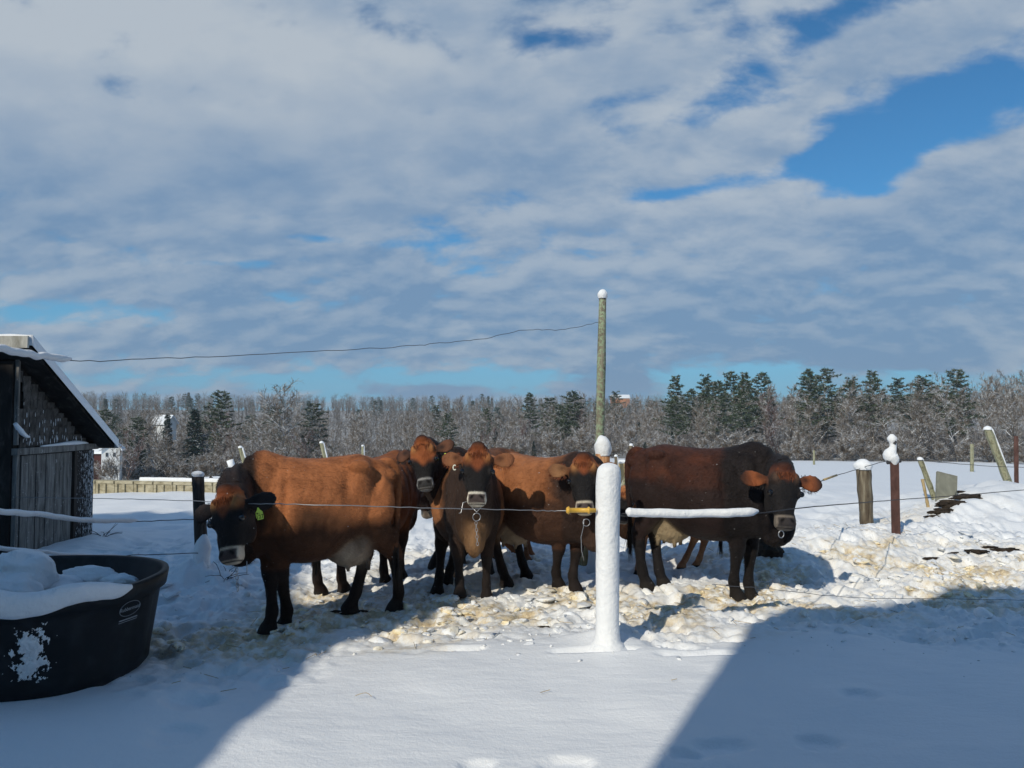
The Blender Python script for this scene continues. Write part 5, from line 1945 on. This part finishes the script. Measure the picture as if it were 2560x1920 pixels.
# ------------------------------------------------------------------ far buildings
M_housew = mat("white_clapboard", None, (.70, .71, .70), .7, .2)
M_redb = mat("red_barn_boards", None, (.075, .028, .026), .8, .1)
M_orange = mat("orange_boards", None, (.45, .20, .10), .8, .1)
M_glass = mat("dark_window", None, (.03, .04, .05), .1, .5)


def house(name, label, px, py, D, wd, dp, wh, rh, rz, m_, win=True):
    p = at(px, py, D)
    t = thing(name, (p.x, p.y, p.z), label, name.split('_')[-1])
    t.rotation_euler = (0, 0, R(rz))
    a, b = wd / 2, dp / 2
    MB().raw([(-a, -b, -3), (a, -b, -3), (a, b, -3), (-a, b, -3), (-a, -b, wh), (a, -b, wh), (a, b, wh), (-a, b, wh), (0, -b, wh + rh), (0, b, wh + rh)],
             [(0, 1, 5, 8, 4), (2, 3, 7, 9, 6), (1, 2, 6, 5), (3, 0, 4, 7), (0, 3, 2, 1)]).build("wall", m_, t)
    mb_ = MB()
    for sg in (-1, 1):
        e0 = Vector((sg * (a + .3), 0, wh - .3 * rh / a)); e1 = Vector((0, 0, wh + rh))
        n_ = (e1 - e0).cross(Vector((0, 1, 0))).normalized() * (-sg)
        if n_.z < 0: n_ = -n_
        vs = []
        for yy in (-b - .3, b + .3):
            for e in (e0, e1):
                vs += [(e.x, yy, e.z + .03), (e.x, yy, e.z + .28)]
        mb_.raw(vs, [(0, 1, 3, 2), (4, 6, 7, 5), (0, 4, 5, 1), (2, 3, 7, 6), (0, 2, 6, 4), (1, 5, 7, 3)])
    mb_.build("roof", M_snow, t)
    if win:
        for x in (-a * .4, a * .4):
            MB().box((x, -b - .03, wh * .55), (wd * .13, .06, wh * .32)).build("window", M_glass, t)
    return t


house("white_house", "small white gabled house seen under the shed eave at the left", 280, 1152, 95, 2.0, 2.6, 1.5, .9, 20, M_housew)
house("red_shed", "dark red shed with a snowy roof beside the white house", 248, 1155, 97, 2.4, 2.4, 1.2, .5, 85, M_redb, False)
house("grey_house", "far house of which only a snowy sloping roof shows among the left trees", 412, 1058, 135, 2.6, 2.8, .0, 1.2, 78, M_housew, False)
house("orange_barn", "tiny orange-walled barn with a snowy roof on the far hillside beside the tall pole", 1550, 1006, 430, 8, 10, 2.3, 1.8, 90, M_orange, False)

# ------------------------------------------------------------------ feed bunk, berm debris, brush, straw
p0, p1 = at(200, 1222, 17.2), at(640, 1226, 16.4)
L_ = (p1 - p0).length
t = thing("feed_bunk", (p0.x, p0.y, gz(p0.x, p0.y)), "long low row of stained concrete blocks with snow on top, behind the left cow", "wall")
t.rotation_euler = (0, 0, math.atan2(p1.y - p0.y, p1.x - p0.x))
zt = at(420, 1203, 16.8).z - gz(p0.x, p0.y)
nb = 9
for i in range(nb):
    w_ = L_ / nb
    mb = MB().box((w_ * (i + .5), 0, zt / 2 - .15), (w_ - .02, .20, zt + .3))
    mb.box((w_ * (i + .5), -.105, zt - .035), (w_ - .04, .03, .06))
    mb.box((w_ * i + .06, -.115, zt / 2 - .02), (.06, .04, zt - .1)); mb.box((w_ * (i + .52), -.115, zt / 2 - .02), (.05, .04, zt - .1))
    mb.build("block", M_conc, t)
c = MB(); lumpy(c, [(L_ * .35 + L_ * .65 * k / 8, 0, zt + .012) for k in range(9)], [.07] * 9, 8, 3, .08, 3, .35); c.build("snow_strip", M_snow, t, True)
mb = MB(); rr = random.Random(8)
for i in range(150):
    px = rr.uniform(380, 640); d = 19.3 + rr.uniform(-.25, .25)
    p = at(px, 1190, d); z = gz(p.x, p.y)
    mb.ico((p.x, p.y, z + .02), rr.uniform(.03, .11), .45, i, 1, (1.2, .7, rr.uniform(.6, 1.6)))
o = mb.build("debris_bank", M_soil, None); tag(o, "dark weeds and soil poking from the snowbank behind the concrete row", "brush", kind="stuff")


def weeds(name, label, base_, n, h, sp, m_, seed, cat="weeds"):
    t = thing(name, base_, label, cat)
    mb_ = MB(); rr = random.Random(seed)
    for i in range(n):
        a = rr.uniform(0, 6.28); r = rr.uniform(0, sp * .3)
        p_ = Vector((r * math.cos(a), r * math.sin(a), -.01))
        d_ = Vector((math.cos(a) * rr.uniform(.2, 1.4), math.sin(a) * rr.uniform(.2, 1.4), 1)).normalized()
        pts = [p_]
        for k in range(3):
            d_ = (d_ + Vector((rr.gauss(0, .3), rr.gauss(0, .3), -.25))).normalized()
            pts.append(pts[-1] + d_ * h / 3 * rr.uniform(.6, 1.2))
        mb_.tube(pts, [.004, .0035, .003, .002], 4)
    mb_.build("stems", m_, t)


weeds("dead_weeds", "tangle of dark dead stems in the snow at the foot of the left post", on(562, 1450), 12, .22, .2, M_wired, 3)
weeds("dead_weeds", "few thin stalks poking from the drift at the shed corner", on(262, 1352), 8, .25, .15, M_wired, 4)
t = on(1925, 1420)
th = thing("feed_tub", t, "dark crumpled tub half buried in the shadow behind the dark cow's legs", "tub")
v_, f_ = ICO[3]
nn_ = fbm(v_[:, 0] * 2.2 + 5, v_[:, 1] * 2 + v_[:, 2] * 2.4, 3, 4)
MB().raw(v_ * (.6 + .9 * nn_[:, None]) * np.array((.15, .12, .13)) + np.array((0, 0, .06)), f_).build("shell", M_soil, th)
# dark soil patches and slabs on the right mound
mb = MB()
for (px, py, d, s_, q) in ((2380, 1278, 10.6, .34, (1.2, .5, .34)), (2420, 1252, 10.9, .30, (1.4, .5, .25)), (2345, 1292, 10.3, .20, (1.3, .5, .3)), (2400, 1220, 11.3, .10, (1.5, .5, .4)), (2495, 1193, 12.0, .10, (1.3, .5, .3)), (2300, 1300, 10.1, .1, (1, .5, .3)), (2330, 1302, 10.2, .14, (1.6, .5, .3)), (2360, 1288, 10.4, .2, (1.2, .5, .3)), (2440, 1244, 11, .16, (1.6, .5, .3))):
    p = at(px, py, d)
    z = gz(p.x, p.y)
    s_ *= .55
    v_, f_ = ICO[3]
    nn_ = fbm(v_[:, 0] * 2.5 + px, v_[:, 1] * 2 + v_[:, 2] * 2.4, 3, 4)
    mb.raw(v_ * (.5 + 1.0 * nn_[:, None]) * s_ * np.array(q) + np.array((p.x, p.y, z + .01)), f_)
o = mb.build("soil_patches", M_soil, None); tag(o, "dark soil and rotten hay showing through the snow mound at right", "soil", kind="stuff")
# straw and twig litter on the snow
mb = MB(); rr = random.Random(2)
for i in range(260):
    x, y = rr.uniform(-2.5, 6.5), rr.uniform(4.4, 9.5)
    if float(tramp(np.array([x]), np.array([y]))[0]) < .3 and rr.random() < .85: continue
    z = gz(x, y) + .012
    a = rr.uniform(0, 3.14); L = rr.uniform(.02, .07)
    dv = Vector((math.cos(a), math.sin(a), rr.uniform(-.1, .25))) * L
    mb.tube([Vector((x, y, z)) - dv, Vector((x, y, z)) + dv], .0022, 3)
g_ = gp(910, 1745)
mb.tube(cr([(g_.x - .05, g_.y, .012), (g_.x - .02, g_.y + .005, .022), (g_.x + .015, g_.y + .006, .026), (g_.x + .045, g_.y - .01, .012)], 3), .0018, 4)
zz = gz(g_.x, g_.y)
o = mb.build("straw_litter", M_tan, None); tag(o, "scattered straw and bark bits lying on the trodden snow", "straw", kind="stuff")

# ------------------------------------------------------------------ thin winter haze
hm = bpy.data.materials.new("thin_haze")
hm.use_nodes = True
ht = NT(hm.node_tree)
for n in list(ht.n):
    ht.n.remove(n)
pv = ht.new('ShaderNodeVolumePrincipled')
pv.inputs['Color'].default_value = (.80, .91, 1.0, 1)
pv.inputs['Density'].default_value = .0004
ho = ht.new('ShaderNodeOutputMaterial')
ht.l.new(pv.outputs[0], ho.inputs['Volume'])
hz_o = MB().box((0, 470, 12), (1960, 1120, 60)).build("haze", hm)
tag(hz_o, "thin pale winter haze over the field and the woods", "haze", kind="stuff")
sc.cycles.volume_bounces = 0
